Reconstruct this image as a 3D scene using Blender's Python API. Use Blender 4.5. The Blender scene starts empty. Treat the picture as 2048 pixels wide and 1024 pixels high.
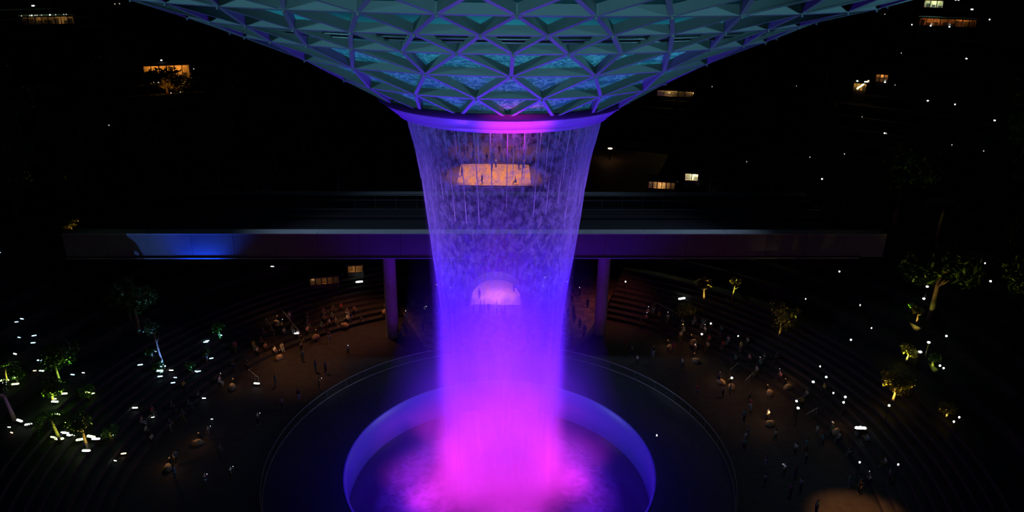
import bpy, math, random
from mathutils import Vector, Matrix
random.seed(7)
sc = bpy.context.scene
PI = math.pi
# ---------------------------------------------------------------- camera
CAM = (0.0, -64.4, 47.92); FPX = 1493.3; PITCH = 0.3710; ROLL = 0.0143; YAW = 0.0144
fw = Vector((math.sin(YAW)*math.cos(PITCH), math.cos(YAW)*math.cos(PITCH), -math.sin(PITCH)))
r0 = Vector((math.cos(YAW), -math.sin(YAW), 0)); u0 = r0.cross(fw)
cr, sr = math.cos(ROLL), math.sin(ROLL)
RT = cr*r0 + sr*u0; UP = -sr*r0 + cr*u0
cd = bpy.data.cameras.new('camera'); cam = bpy.data.objects.new('camera', cd); sc.collection.objects.link(cam)
cd.sensor_width = 36; cd.lens = 36*FPX/2048; cd.clip_end = 600; cd.clip_start = 0.5
cam.matrix_world = Matrix(((RT.x, UP.x, -fw.x, CAM[0]), (RT.y, UP.y, -fw.y, CAM[1]), (RT.z, UP.z, -fw.z, CAM[2]), (0, 0, 0, 1)))
sc.camera = cam
# ---------------------------------------------------------------- world, exposure
w = bpy.data.worlds.new('night'); sc.world = w; w.use_nodes = True
w.node_tree.nodes['Background'].inputs[0].default_value = (0.10, 0.25, 0.45, 1)
w.node_tree.nodes['Background'].inputs[1].default_value = 0.00012
sc.view_settings.view_transform = 'Standard'; sc.view_settings.look = 'None'
sc.view_settings.exposure = 0.0; sc.view_settings.gamma = 1.0; sc.view_settings.use_curve_mapping = False
cy = sc.cycles
cy.use_denoising = True; cy.use_light_tree = True
cy.max_bounces = 5; cy.diffuse_bounces = 0; cy.glossy_bounces = 2; cy.transmission_bounces = 3
cy.transparent_max_bounces = 12; cy.volume_bounces = 0; cy.volume_step_rate = 1.0; cy.volume_max_steps = 96
cy.sample_clamp_indirect = 3.0; cy.sample_clamp_direct = 0.0
C = sc.collection
# ---------------------------------------------------------------- lights
def aim(o, d):
    o.rotation_euler = (Vector(d) - o.location).to_track_quat('-Z', 'Y').to_euler()
def spot(name, loc, target, power, col, deg, blend=0.6, size=0.3, parent=None):
    l = bpy.data.lights.new(name, 'SPOT'); l.energy = power; l.color = col; l.spot_size = math.radians(deg)
    l.spot_blend = blend; l.shadow_soft_size = size
    o = bpy.data.objects.new(name, l); C.objects.link(o); o.location = loc; aim(o, target)
    if parent: o.parent = parent; o.matrix_parent_inverse = parent.matrix_basis.inverted()
    return o
def point(name, loc, power, col, size=0.2):
    l = bpy.data.lights.new(name, 'POINT'); l.energy = power; l.color = col; l.shadow_soft_size = size
    o = bpy.data.objects.new(name, l); C.objects.link(o); o.location = loc
    return o
VIOLET = (0.10, 0.010, 1.0); BLUE = (0.05, 0.012, 1.0); MAG = (1.0, 0.035, 0.95); WARM = (1.0, 0.42, 0.14)
# violet projectors around the pool edge washing the fall, the ring and the lattice
for k in range(10):
    a = 2*PI*k/10 + 0.3
    spot('violet_projector', (14.6*math.sin(a), -14.6*math.cos(a), 0.3), (0, 0, 30), 15000, VIOLET, 62, 0.6, 0.5)
for k in range(8):
    a = 2*PI*k/8
    spot('fall_projector', (14.6*math.sin(a), -14.6*math.cos(a), 0.3), (0, 0, 13), 6000, (0.33, 0.035, 1.0), 38, 0.9, 0.5)
for x in (-7, 7): spot('fascia_fill', (x, 14.2, 0.3), (x*1.6, 23.5, 15), 5000, VIOLET, 66, 1.0, 0.4)  # added fill for violet light scattered from the fall onto the fascia
# magenta projectors round the pool rim on the foot of the fall and the foam
for k in range(8):
    a = 2*PI*k/8 + 0.2
    spot('magenta_projector', (15.0*math.sin(a), -15.0*math.cos(a), 0.35), (0, 0, 3.4 if k % 2 else -1.6), 14000 if k % 2 else 14000, MAG, 54 if k % 2 else 62, 1.0, 0.6)
# projectors inside the oculus shining down the fall on the pool
spot('blue_downlight', (0, 0, 34), (0, 0, -4), 90000, BLUE, 54, 0.6, 1.0)
spot('magenta_downlight', (0, 0, 33), (0, 0, -4), 60000, MAG, 40, 1.0, 1.0)
spot('blue_spill_fill', (0, 0, 34), (0, 0, -4), 45000, BLUE, 74, 1.0, 1.0)  # added fill for the blue glow the fall casts on the floor
for x in (-15.0, 13.9): spot('column_fill', (x*.5, 14.6, 0.3), (x, 28, 7), 1500, (0.22, 0.03, 1.0), 50, 1.0, 0.4)  # added violet fill that brightens the two bridge columns
spot('tunnel_front_fill', (-.85, 30, 7), (-.85, 38, 4), 350, (.6, .4, 1.0), 60, 1.0, .3)  # added lavender fill so the tunnel hood shows
# magenta accent on the front of the ring
spot('ring_accent', (0.9, -22.0, 22), (0.9, -9.4, 36.8), 26000, (1.0, 0.02, 0.9), 20, 1.0, 0.3)
# added lavender fill from both sides, paling the top of the fall
for x in (-40, 40): spot('fall_tint_fill', (x*.65, -30, 9), (0, 0, 29.5), 40000, (0.55, 0.28, 1.0), 22, 1.0, 0.5)
# added teal fill near the camera for ambient light on the lattice webs
for x, y, z, e in ((-46, -50, 44, 21000), (46, -50, 44, 21000), (0, -70, 46, 21000)):
    spot('lattice_fill', (x, y, z), (0, -8, 54), e, (0.22, 0.68, 0.86), 42, 0.8, 2.0)
for x in (-50, 52):
    spot('cap_fill', (x, 26.5+.0265*x, 46), (x*0.25, 26, 16.6), 26000, (0.40, 0.58, 0.85), 46, 1.0, 1.0)  # added overhead fill standing in for ambient light on the parapet caps
# teal lights in the bowl above the glass
for k in range(12):
    a = 2*PI*k/12
    spot('bowl_light', (21*math.sin(a), -21*math.cos(a)-1, 51.5), (21*math.sin(a), -21*math.cos(a)-1, 40), 1550, (0.08, 0.66, 0.84), 118, 0.6, 1.5)
spot('bowl_core_light', (0, -2, 46), (0, -8, 38), 1500, (0.10, 0.35, 1.0), 120, 0.8, 1.5)
spot('bowl_violet_light', (0.6, -6, 43.5), (0.6, -13.5, 39.3), 600, (0.30, 0.05, 1.0), 80, 1.0, 0.6)
# blue uplight under the left of the bridge
spot('bridge_blue_uplight', (-37.5, 20.6, 10.6), (-37.5, 23, 15.5), 2200, (0.01, 0.07, 1.0), 110, 0.8, 0.2)
# warm lights on plaza, far stage and tunnel
spot('stage_light', (-1.5, 66, 30), (-1.5, 68, 12), 17000, (1.0, 0.38, 0.10), 62, 0.5, 0.4)
spot('far_plaza_light', (-1.5, 86, 40), (-1.5, 88, 12), 22000, (1.0, 0.36, 0.36), 48, 0.9, 0.6)
spot('plaza_light_left', (-27, 22, 12), (-26, 20, 0), 2100, (1.0, 0.36, 0.11), 75, 0.9, 0.4)
spot('plaza_light_left', (-20, 32, 11), (-20, 30, 0), 1900, (1.0, 0.30, 0.16), 85, 0.9, 0.4)
spot('plaza_light_right', (17, 36, 11), (16, 36, 0), 1100, (1.0, 0.22, 0.22), 95, 0.9, 0.4)
spot('plaza_light_right', (33.5, -6, 9), (33.5, -8.5, 0), 3600, (1.0, 0.40, 0.11), 60, 0.7, 0.3)
spot('plaza_light_right', (30, 14, 10), (29, 12, 0), 420, (1.0, 0.42, 0.2), 90, 0.9, 0.3)
spot('crowd_fill', (31, -2, 20), (31, -2, 0), 700, (0.45, 0.8, 1.0), 75, 1.0, 1.0)  # added cool fill over both crowds, lifting the dim people
spot('crowd_fill', (-31, 2, 20), (-31, 2, 0), 350, (0.45, 0.8, 1.0), 75, 1.0, 1.0)

# ---------------------------------------------------------------- materials
M = {}
def mat(name, col=(.5, .5, .5), rough=.6, metal=0.0, noise=0, nscale=5.0, bump=0.0, emit=None, estr=0.0, trans=0.0, stretch=None):
    m = bpy.data.materials.new(name); m.use_nodes = True; nt = m.node_tree; b = nt.nodes['Principled BSDF']
    b.inputs['Base Color'].default_value = (*col, 1); b.inputs['Roughness'].default_value = rough; b.inputs['Metallic'].default_value = metal
    if noise or bump:
        t = nt.nodes.new('ShaderNodeTexCoord'); n = nt.nodes.new('ShaderNodeTexNoise'); n.inputs['Scale'].default_value = nscale; n.inputs['Detail'].default_value = 5
        mp = nt.nodes.new('ShaderNodeMapping'); nt.links.new(t.outputs['Object'], mp.inputs[0]); nt.links.new(mp.outputs[0], n.inputs['Vector'])
        if stretch: mp.inputs['Scale'].default_value = stretch
        if noise:
            r = nt.nodes.new('ShaderNodeValToRGB'); nt.links.new(n.outputs['Fac'], r.inputs[0])
            r.color_ramp.elements[0].position = .3; r.color_ramp.elements[1].position = .7
            r.color_ramp.elements[0].color = (*[c*(1-noise) for c in col], 1); r.color_ramp.elements[1].color = (*[min(1, c*(1+noise)) for c in col], 1)
            nt.links.new(r.outputs[0], b.inputs['Base Color'])
        if bump:
            bp = nt.nodes.new('ShaderNodeBump'); bp.inputs['Strength'].default_value = bump; nt.links.new(n.outputs['Fac'], bp.inputs['Height']); nt.links.new(bp.outputs[0], b.inputs['Normal'])
    if emit: b.inputs['Emission Color'].default_value = (*emit, 1); b.inputs['Emission Strength'].default_value = estr
    M[name] = m; return m
mat('soil', (.016, .014, .010), .95, noise=.5, nscale=.8, bump=.3)
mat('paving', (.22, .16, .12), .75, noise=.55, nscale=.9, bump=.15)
mat('dark_stone', (.035, .035, .055), .45, noise=.3, nscale=2)
mat('far_paving', (.16, .12, .11), .7, noise=.12, nscale=.6)
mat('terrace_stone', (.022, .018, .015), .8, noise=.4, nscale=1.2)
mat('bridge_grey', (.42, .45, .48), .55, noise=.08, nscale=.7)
mat('stage_floor', (.72, .56, .42), .6, noise=.08, nscale=.5)  # pale against the far paving: the crisp lit rectangle put into the colour
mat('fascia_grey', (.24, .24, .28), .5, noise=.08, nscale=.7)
mat('bridge_shade', (.012, .012, .015), .8)  # shade of the recessed deck put into a near-black colour
mat('rail_steel', (.30, .33, .35), .35, .7)
mat('concrete', (.42, .39, .37), .7, noise=.12, nscale=1.5)
mat('lattice_paint', (.34, .38, .40), .45)
mat('node_steel', (.30, .33, .36), .35, .6)
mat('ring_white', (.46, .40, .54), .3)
mat('dark_gap', (.004, .004, .006), .6)  # near-black strip: the shade of the gap over the ring put into colour
mat('trough', (.02, .035, .04), .6)
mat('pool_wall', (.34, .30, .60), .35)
mat('skin', (.45, .27, .19), .6); mat('hair', (.015, .012, .01), .6)
mat('leaf', (.09, .20, .035), .5, noise=.4, nscale=3); mat('leaf_lit_yellow', (.32, .26, .04), .5, noise=.4, nscale=3); mat('bark', (.17, .12, .08), .85, noise=.4, nscale=6, bump=.4)  # second leaf tone has the yellow of the uplights put into its colour
mat('fixture', (.03, .03, .03), .4, .5)
mat('lens_white', (1, 1, 1), .3, emit=(.86, 1.0, .92), estr=5)
mat('lens_green', (1, 1, 1), .3, emit=(.72, 1.0, .32), estr=4)
mat('lens_blue', (1, 1, 1), .3, emit=(.45, .78, 1.0), estr=3)
mat('lens_warm', (1, 1, 1), .3, emit=(1.0, .62, .28), estr=7)
mat('lens_dim', (1, 1, 1), .3, emit=(.9, .8, .66), estr=.8)
mat('phone_screen', (.1, .1, .1), .2, emit=(.75, .88, 1.0), estr=2.2)
mat('cafe_wall', (.62, .38, .20), .8, noise=.5, nscale=1.5); mat('cafe_roof', (.03, .028, .025), .8)
mat('arch_white', (.72, .66, .62), .45); mat('arch_inner', (.80, .62, .46), .5, noise=.1, nscale=.7)
mat('boulder', (.34, .24, .16), .8, noise=.2, nscale=2)
CL = {'white': (.62, .62, .64), 'pale blue': (.35, .45, .62), 'red': (.45, .04, .05), 'black': (.012, .012, .014), 'grey': (.16, .16, .17), 'navy': (.02, .03, .09), 'teal': (.03, .22, .22), 'pink': (.55, .25, .30), 'yellow': (.55, .42, .08), 'olive': (.10, .11, .05)}
for k, c in CL.items(): mat('cloth_' + k, c, .85)

def water_mat(name, base, gain, lo, hi, sx, sy, seed, facing=0.35, tint=(.82, .80, .95), top_fade=None):
    """sheet of falling water: clear gaps between torn streaks that scatter light"""
    m = bpy.data.materials.new(name); m.use_nodes = True; nt = m.node_tree; nt.nodes.clear(); L = nt.links.new
    out = nt.nodes.new('ShaderNodeOutputMaterial'); mix = nt.nodes.new('ShaderNodeMixShader'); tr = nt.nodes.new('ShaderNodeBsdfTransparent')
    d = nt.nodes.new('ShaderNodeBsdfDiffuse'); tl = nt.nodes.new('ShaderNodeBsdfTranslucent'); m2 = nt.nodes.new('ShaderNodeMixShader')
    d.inputs[0].default_value = (*tint, 1); tl.inputs[0].default_value = (*tint, 1); m2.inputs[0].default_value = .5
    L(d.outputs[0], m2.inputs[1]); L(tl.outputs[0], m2.inputs[2]); L(tr.outputs[0], mix.inputs[1]); L(m2.outputs[0], mix.inputs[2]); L(mix.outputs[0], out.inputs[0])
    uv = nt.nodes.new('ShaderNodeUVMap'); mp = nt.nodes.new('ShaderNodeMapping'); mp.inputs['Scale'].default_value = (sx, sy, 1); mp.inputs['Location'].default_value = (seed, seed*2, seed)
    n = nt.nodes.new('ShaderNodeTexNoise'); n.inputs['Scale'].default_value = 1; n.inputs['Detail'].default_value = 6; n.inputs['Roughness'].default_value = .65; n.inputs['Distortion'].default_value = .6
    L(uv.outputs[0], mp.inputs[0]); L(mp.outputs[0], n.inputs['Vector'])
    r = nt.nodes.new('ShaderNodeMapRange'); r.inputs['From Min'].default_value = lo; r.inputs['From Max'].default_value = hi; r.inputs['To Min'].default_value = base; r.inputs['To Max'].default_value = base+gain
    L(n.outputs['Fac'], r.inputs[0])
    lw = nt.nodes.new('ShaderNodeLayerWeight'); lw.inputs[0].default_value = .5
    p = nt.nodes.new('ShaderNodeMath'); p.operation = 'POWER'; L(lw.outputs['Facing'], p.inputs[0]); p.inputs[1].default_value = 2.2
    k = nt.nodes.new('ShaderNodeMath'); k.operation = 'MULTIPLY_ADD'; L(p.outputs[0], k.inputs[0]); k.inputs[1].default_value = facing; L(r.outputs[0], k.inputs[2])
    last = k
    k.use_clamp = True
    if top_fade:
        g = nt.nodes.new('ShaderNodeTexCoord'); s = nt.nodes.new('ShaderNodeSeparateXYZ'); L(g.outputs['Object'], s.inputs[0])
        f = nt.nodes.new('ShaderNodeMapRange'); f.inputs['From Min'].default_value = top_fade[0]; f.inputs['From Max'].default_value = top_fade[1]; f.inputs['To Min'].default_value = top_fade[2]; f.inputs['To Max'].default_value = top_fade[3]
        L(s.outputs['Z'], f.inputs[0]); q = nt.nodes.new('ShaderNodeMath'); q.operation = 'MULTIPLY'; L(k.outputs[0], q.inputs[0]); L(f.outputs[0], q.inputs[1]); last = q
    L(last.outputs[0], mix.inputs[0]); M[name] = m; return m

def glass_mat(name, tint, clear, bump, emitmix=0):
    m = bpy.data.materials.new(name); m.use_nodes = True; nt = m.node_tree; nt.nodes.clear(); L = nt.links.new
    out = nt.nodes.new('ShaderNodeOutputMaterial'); tr = nt.nodes.new('ShaderNodeBsdfTransparent'); tr.inputs[0].default_value = (.55, .8, .8, 1)
    tl = nt.nodes.new('ShaderNodeBsdfTranslucent'); tl.inputs[0].default_value = (*tint, 1); d = nt.nodes.new('ShaderNodeBsdfDiffuse'); d.inputs[0].default_value = (*tint, 1)
    gl = nt.nodes.new('ShaderNodeBsdfGlossy'); gl.inputs['Roughness'].default_value = .12; gl.inputs[0].default_value = (.8, .9, 1, 1)
    a = nt.nodes.new('ShaderNodeMixShader'); a.inputs[0].default_value = .35; L(tl.outputs[0], a.inputs[1]); L(d.outputs[0], a.inputs[2])
    b = nt.nodes.new('ShaderNodeMixShader'); L(a.outputs[0], b.inputs[1]); L(tr.outputs[0], b.inputs[2]); b.inputs[0].default_value = clear
    c = nt.nodes.new('ShaderNodeMixShader'); c.inputs[0].default_value = .07; L(b.outputs[0], c.inputs[1]); L(gl.outputs[0], c.inputs[2]); L(c.outputs[0], out.inputs[0])
    if bump:
        t = nt.nodes.new('ShaderNodeTexCoord'); n = nt.nodes.new('ShaderNodeTexNoise'); n.inputs['Scale'].default_value = 1.3; n.inputs['Detail'].default_value = 8; n.inputs['Distortion'].default_value = 1.0
        L(t.outputs['Object'], n.inputs['Vector'])
        r = nt.nodes.new('ShaderNodeValToRGB'); e = r.color_ramp.elements; e[0].position = .44; e[0].color = (*[v*.62 for v in tint], 1); e[1].position = .52; e[1].color = (.75, .95, 1, 1)
        x = r.color_ramp.elements.new(.6); x.color = (*[v*.7 for v in tint], 1)
        L(n.outputs['Fac'], r.inputs[0]); L(r.outputs[0], tl.inputs[0]); L(r.outputs[0], d.inputs[0])
    M[name] = m; return m
glass_mat('panel_glass', (.22, .50, .54), .06, False)
glass_mat('wet_glass', (.30, .62, .72), .03, True)
glass_mat('clear_glass', (.3, .3, .3), .93, False)

# ---------------------------------------------------------------- mesh helpers
class MB:
    def __init__(s): s.v = []; s.f = []; s.m = []; s.uv = None
    def add(s, vs, fs, mi=0):
        o = len(s.v); s.v += [tuple(v) for v in vs]; s.f += [tuple(i+o for i in f) for f in fs]; s.m += [mi]*len(fs); return s
    def frame(s, c, ax, ay, az, hx, hy, hz, mi=0):
        c = Vector(c); V = [c + ax*hx*i + ay*hy*j + az*hz*k for k in (-1, 1) for j in (-1, 1) for i in (-1, 1)]
        return s.add(V, [(0, 2, 3, 1), (4, 5, 7, 6), (0, 1, 5, 4), (2, 6, 7, 3), (0, 4, 6, 2), (1, 3, 7, 5)], mi)
    def box(s, x0, x1, y0, y1, z0, z1, mi=0):
        return s.frame(((x0+x1)/2, (y0+y1)/2, (z0+z1)/2), Vector((1, 0, 0)), Vector((0, 1, 0)), Vector((0, 0, 1)), (x1-x0)/2, (y1-y0)/2, (z1-z0)/2, mi)
    def tube(s, pts, rad, n=8, mi=0, cap=True):
        pts = [Vector(p) for p in pts]
        if not hasattr(rad, '__len__'): rad = [rad]*len(pts)
        V = []; F = []
        for i, p in enumerate(pts):
            d = (pts[min(i+1, len(pts)-1)] - pts[max(i-1, 0)]).normalized()
            a = d.cross(Vector((0, 0, 1)) if abs(d.z) < .9 else Vector((1, 0, 0))).normalized(); b = d.cross(a)
            V += [p + (a*math.cos(2*PI*k/n) + b*math.sin(2*PI*k/n))*rad[i] for k in range(n)]
        for i in range(len(pts)-1):
            F += [(i*n+k, i*n+(k+1) % n, (i+1)*n+(k+1) % n, (i+1)*n+k) for k in range(n)]
        if cap: F += [tuple(range(n-1, -1, -1)), tuple(range((len(pts)-1)*n, len(pts)*n))]
        return s.add(V, F, mi)
    def lathe(s, prof, n=96, cx=0, cy=0, mi=0, a0=0, a1=2*PI):
        full = abs(a1-a0-2*PI) < 1e-6; m = n if full else n+1; V = []; F = []
        for r, z in prof:
            V += [(cx + r*math.sin(a0+(a1-a0)*k/n), cy - r*math.cos(a0+(a1-a0)*k/n), z) for k in range(m)]
        for i in range(len(prof)-1):
            for k in range(n):
                k2 = (k+1) % m; F.append((i*m+k, i*m+k2, (i+1)*m+k2, (i+1)*m+k))
        return s.add(V, F, mi)
    def ball(s, c, rx, ry, rz, n=10, mi=0):
        V = []; F = []; h = n//2
        for i in range(h+1):
            t = PI*i/h
            V += [(c[0]+rx*math.sin(t)*math.cos(2*PI*k/n), c[1]+ry*math.sin(t)*math.sin(2*PI*k/n), c[2]+rz*math.cos(t)) for k in range(n)]
        for i in range(h): F += [(i*n+k, (i+1)*n+k, (i+1)*n+(k+1) % n, i*n+(k+1) % n) for k in range(n)]
        return s.add(V, F, mi)
    def build(s, name, mats, parent=None, smooth=False):
        me = bpy.data.meshes.new(name); me.from_pydata(s.v, [], s.f)
        for m in (mats if isinstance(mats, (list, tuple)) else [mats]): me.materials.append(M[m] if isinstance(m, str) else m)
        me.polygons.foreach_set('material_index', s.m)
        if smooth: me.polygons.foreach_set('use_smooth', [True]*len(s.f))
        me.update(); o = bpy.data.objects.new(name, me); C.objects.link(o)
        if parent: o.parent = parent
        return o
def tag(o, label=None, cat=None, group=None, kind=None):
    if label: o['label'] = label
    if cat: o['category'] = cat
    if group: o['group'] = group
    if kind: o['kind'] = kind
    return o
def empty(name, loc=(0, 0, 0), rz=0.0):
    o = bpy.data.objects.new(name, None); C.objects.link(o); o.location = loc; o.rotation_euler = (0, 0, rz); o.empty_display_size = .2; return o
KIDS = {}
def kids(o):
    return [c for c in C.objects if c.parent == o] if o.name not in KIDS else KIDS[o.name]
def copy_tree(o, ks=None):
    c = o.copy(); C.objects.link(c)
    for ch in (ks if ks is not None else kids(o)):
        d = ch.copy(); C.objects.link(d); d.parent = c
    return c

# ---------------------------------------------------------------- terrain
def height(r, th):
    """th measured from +Y; the far side opens in a sector with the lit plaza"""
    if th < .40:
        if r < 48: return 0.0
        if r < 60: return 12.0*math.floor((r-48)/1.5+1)/8 if r < 58.5 else 12.0
        if r < 96: return 12.0
        return 12 + 1.35*math.floor((r-96)/3.0+1)
    if r < 37: return 0.0
    if r < 47: return .45*math.floor(r-37+1)
    return 4.5 + 1.5*math.floor((r-47)/3.3)
def hxy(x, y): return height(math.hypot(x, y), abs(math.atan2(x, y)))
def ray(px, py): return (fw*FPX + RT*(px-1024) - UP*(py-512)).normalized()
def project(P):
    v = Vector(P) - Vector(CAM); d = v.dot(fw); return 1024+FPX*v.dot(RT)/d, 512-FPX*v.dot(UP)/d, d
def ground(px, py):
    d = ray(px, py); o = Vector(CAM); t = 20.0
    while t < 260:
        p = o + d*t
        if p.z <= hxy(p.x, p.y): break
        t += .25
    p = o + d*(t-.25)
    for i in range(20):
        q = o + d*(t-.25+.0125*i)
        if q.z <= hxy(q.x, q.y): break
        p = q
    return Vector((q.x, q.y, hxy(q.x, q.y)))
# ---------------------------------------------------------------- setting: plaza, terraces, valley
radii = [23.6, 30, 36.98]
for i in range(10): radii += [37+i+.001, 37+i+.98] if i == 0 else [37+i+.001, 37+i+.98]
radii += [47.99, 48.01]; rr = 47.001
while rr < 141: radii += [rr, rr+3.28]; rr += 3.3
rr = 48.001
while rr < 60: radii += [rr, rr+1.48]; rr += 1.5
radii += [95.98]; rr = 96.001
while rr < 141: radii += [rr, rr+2.98]; rr += 3
radii = sorted(set(round(q, 3) for q in radii if q >= 36.9)); NT = 240
def terrain(name, r_in, r_list, m, kind='structure'):
    b = MB(); RL = [r_in]+r_list; V = []
    for q in RL:
        for k in range(NT):
            t = 2*PI*k/NT; th = abs(math.atan2(math.sin(t), -math.cos(t)))
            V.append((q*math.sin(t), -q*math.cos(t), height(q, th)))
    F = [(i*NT+k, i*NT+(k+1) % NT, (i+1)*NT+(k+1) % NT, (i+1)*NT+k) for i in range(len(RL)-1) for k in range(NT)]
    mi = []
    for i in range(len(RL)-1):
        for k in range(NT):
            t = 2*PI*(k+.5)/NT; th = abs(math.atan2(math.sin(t), -math.cos(t))); q = RL[i]
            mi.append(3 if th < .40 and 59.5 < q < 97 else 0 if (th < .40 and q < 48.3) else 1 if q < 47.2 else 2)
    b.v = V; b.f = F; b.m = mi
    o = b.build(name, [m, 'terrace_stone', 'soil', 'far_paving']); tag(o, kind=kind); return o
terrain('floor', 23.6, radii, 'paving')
ring = MB().lathe([(15.75, 0.02), (23.6, 0.0)], 160).build('trim_1', 'dark_stone', smooth=True); tag(ring, kind='structure')
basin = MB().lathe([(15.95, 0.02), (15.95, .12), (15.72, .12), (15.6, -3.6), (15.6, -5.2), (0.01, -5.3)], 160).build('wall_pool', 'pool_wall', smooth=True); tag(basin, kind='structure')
outer = MB().lathe([(142, -2), (142, 62)], 120).build('wall_back', 'soil'); tag(outer, kind='structure')

stage = tag(empty('stage', (0, 0, 12)), 'brightly lit square dance floor seen through the waterfall above the bridge', 'stage')
MB().box(-8.0, 5.0, 60.6, 75.6, 0.02, .35).build('stage_floor', 'stage_floor', stage); MB().box(-8.6, 5.6, 59.6, 60.55, 0.02, .16).build('front_step', 'terrace_stone', stage)
# ---------------------------------------------------------------- pool water
def pool_mat(name, foam):
    m = bpy.data.materials.new(name); m.use_nodes = True; nt = m.node_tree; b = nt.nodes['Principled BSDF']; L = nt.links.new
    t = nt.nodes.new('ShaderNodeTexCoord'); n = nt.nodes.new('ShaderNodeTexNoise'); n.inputs['Scale'].default_value = 1.1 if foam else .5; n.inputs['Detail'].default_value = 7; n.inputs['Distortion'].default_value = .8
    L(t.outputs['Object'], n.inputs['Vector']); bp = nt.nodes.new('ShaderNodeBump'); bp.inputs['Strength'].default_value = .6 if foam else .25; L(n.outputs['Fac'], bp.inputs['Height']); L(bp.outputs[0], b.inputs['Normal'])
    b.inputs['Roughness'].default_value = .7 if foam else .16
    b.inputs['Base Color'].default_value = (.4, .38, .46, 1) if foam else (.10, .05, .09, 1)
    if foam:
        r = nt.nodes.new('ShaderNodeValToRGB'); r.color_ramp.elements[0].position = .35; r.color_ramp.elements[0].color = (.26, .24, .32, 1); r.color_ramp.elements[1].position = .62; r.color_ramp.elements[1].color = (.42, .38, .48, 1)
        L(n.outputs['Fac'], r.inputs[0]); L(r.outputs[0], b.inputs['Base Color'])
        s = nt.nodes.new('ShaderNodeVectorMath'); s.operation = 'LENGTH'; sx = nt.nodes.new('ShaderNodeVectorMath'); sx.operation = 'MULTIPLY'; sx.inputs[1].default_value = (1, 1, 0)
        L(t.outputs['Object'], sx.inputs[0]); L(sx.outputs[0], s.inputs[0]); mr = nt.nodes.new('ShaderNodeMapRange'); mr.inputs['From Min'].default_value = 9.5; mr.inputs['From Max'].default_value = 13.2; mr.inputs['To Min'].default_value = 1; mr.inputs['To Max'].default_value = 0
        L(s.outputs['Value'], mr.inputs[0]); a = nt.nodes.new('ShaderNodeMath'); a.operation = 'MULTIPLY_ADD'; L(n.outputs['Fac'], a.inputs[0]); a.inputs[1].default_value = .3; a.inputs[2].default_value = -.15
        c = nt.nodes.new('ShaderNodeMath'); c.operation = 'ADD'; c.use_clamp = True; L(a.outputs[0], c.inputs[0]); L(mr.outputs[0], c.inputs[1]); L(c.outputs[0], b.inputs['Alpha'])
    M[name] = m
pool_mat('pool_surface', False); pool_mat('foam', True)
pw = tag(MB().lathe([(15.55, -3.75), (8, -3.75), (.01, -3.75)], 128).build('pool_water', 'pool_surface', smooth=True), 'dark glossy ring of water in the round basin under the waterfall', 'pool water')
MB().lathe([(13.6, -3.72), (11, -3.60), (9, -3.45), (6, -3.3), (.01, -3.3)], 128).build('foam', 'foam', pw, smooth=True)['label'] = 'churning white foam where the fall lands'
# ring railing round the dark stone margin
rl = tag(empty('railing', (0, 0, 0)), 'thin circular glass railing around the dark margin of the pool', 'railing')
MB().lathe([(23.55, 1.06), (23.61, 1.06), (23.61, 1.11), (23.55, 1.11), (23.55, 1.06)], 160).build('handrail', 'rail_steel', rl, smooth=True)
MB().lathe([(23.45, .10), (23.52, .10), (23.52, .14), (23.45, .14), (23.45, .10)], 160).build('bottom_rail', 'rail_steel', rl, smooth=True)
MB().lathe([(23.5, .1), (23.5, 1.06)], 160).build('pane', 'clear_glass', rl, smooth=True)
for k in range(48):
    a = 2*PI*k/48; MB().tube([(23.58*math.sin(a), -23.58*math.cos(a), 0), (23.58*math.sin(a), -23.58*math.cos(a), 1.08)], .025, 6).build('post', 'rail_steel', rl)

# ---------------------------------------------------------------- bridge
br = tag(empty('bridge', (0, 23.75, 0), math.atan(.0265)), 'long straight grey rail bridge crossing behind the waterfall on two round columns', 'bridge')
BX0, BX1 = -54, 46
def bpart(name, m, *boxes, **k):
    b = MB()
    for q in boxes: b.box(*q)
    o = b.build(name, m, br); return o
bpart('deck', 'bridge_shade', (BX0, BX1, .35, 18.4, 14.2, 14.7)); bpart('soffit', 'bridge_shade', (BX0, BX1, .2, 18.6, 13.30, 14.2))
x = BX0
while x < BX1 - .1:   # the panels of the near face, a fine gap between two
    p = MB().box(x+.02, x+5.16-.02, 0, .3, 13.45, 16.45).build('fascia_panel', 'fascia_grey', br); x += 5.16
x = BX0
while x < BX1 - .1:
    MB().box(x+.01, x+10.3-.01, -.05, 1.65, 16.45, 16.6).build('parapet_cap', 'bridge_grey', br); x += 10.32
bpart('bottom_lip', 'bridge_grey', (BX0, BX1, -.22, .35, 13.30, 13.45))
bpart('inner_parapet', 'bridge_shade', (BX0, BX1, 1.2, 1.45, 14.7, 16.45))
bpart('far_parapet', 'bridge_shade', (BX0, BX1, 17.2, 18.6, 14.7, 16.45)); bpart('far_parapet_cap', 'bridge_grey', (BX0, BX1, 16.9, 18.7, 16.45, 16.6))
for y, z in ((3.6, 14.9), (5.1, 14.9), (12.6, 15.7), (16.0, 16.0)):
    bpart('rail', 'rail_steel', (BX0, BX1, y-.05, y+.05, z, z+.12))
bpart('track_slab', 'bridge_shade', (BX0, BX1, 3.0, 5.7, 14.7, 14.9)); bpart('track_slab', 'bridge_shade', (BX0, BX1, 11.2, 13.9, 14.7, 15.0))
hr = MB().box(BX0, BX1, 15.97, 16.03, 16.9, 16.97)
for k in range(-19, 20): hr.box(k*3-.04, k*3+.04, 15.96, 16.04, 14.7, 16.95)
hr.build('walkway_handrail', 'rail_steel', br)
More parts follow.
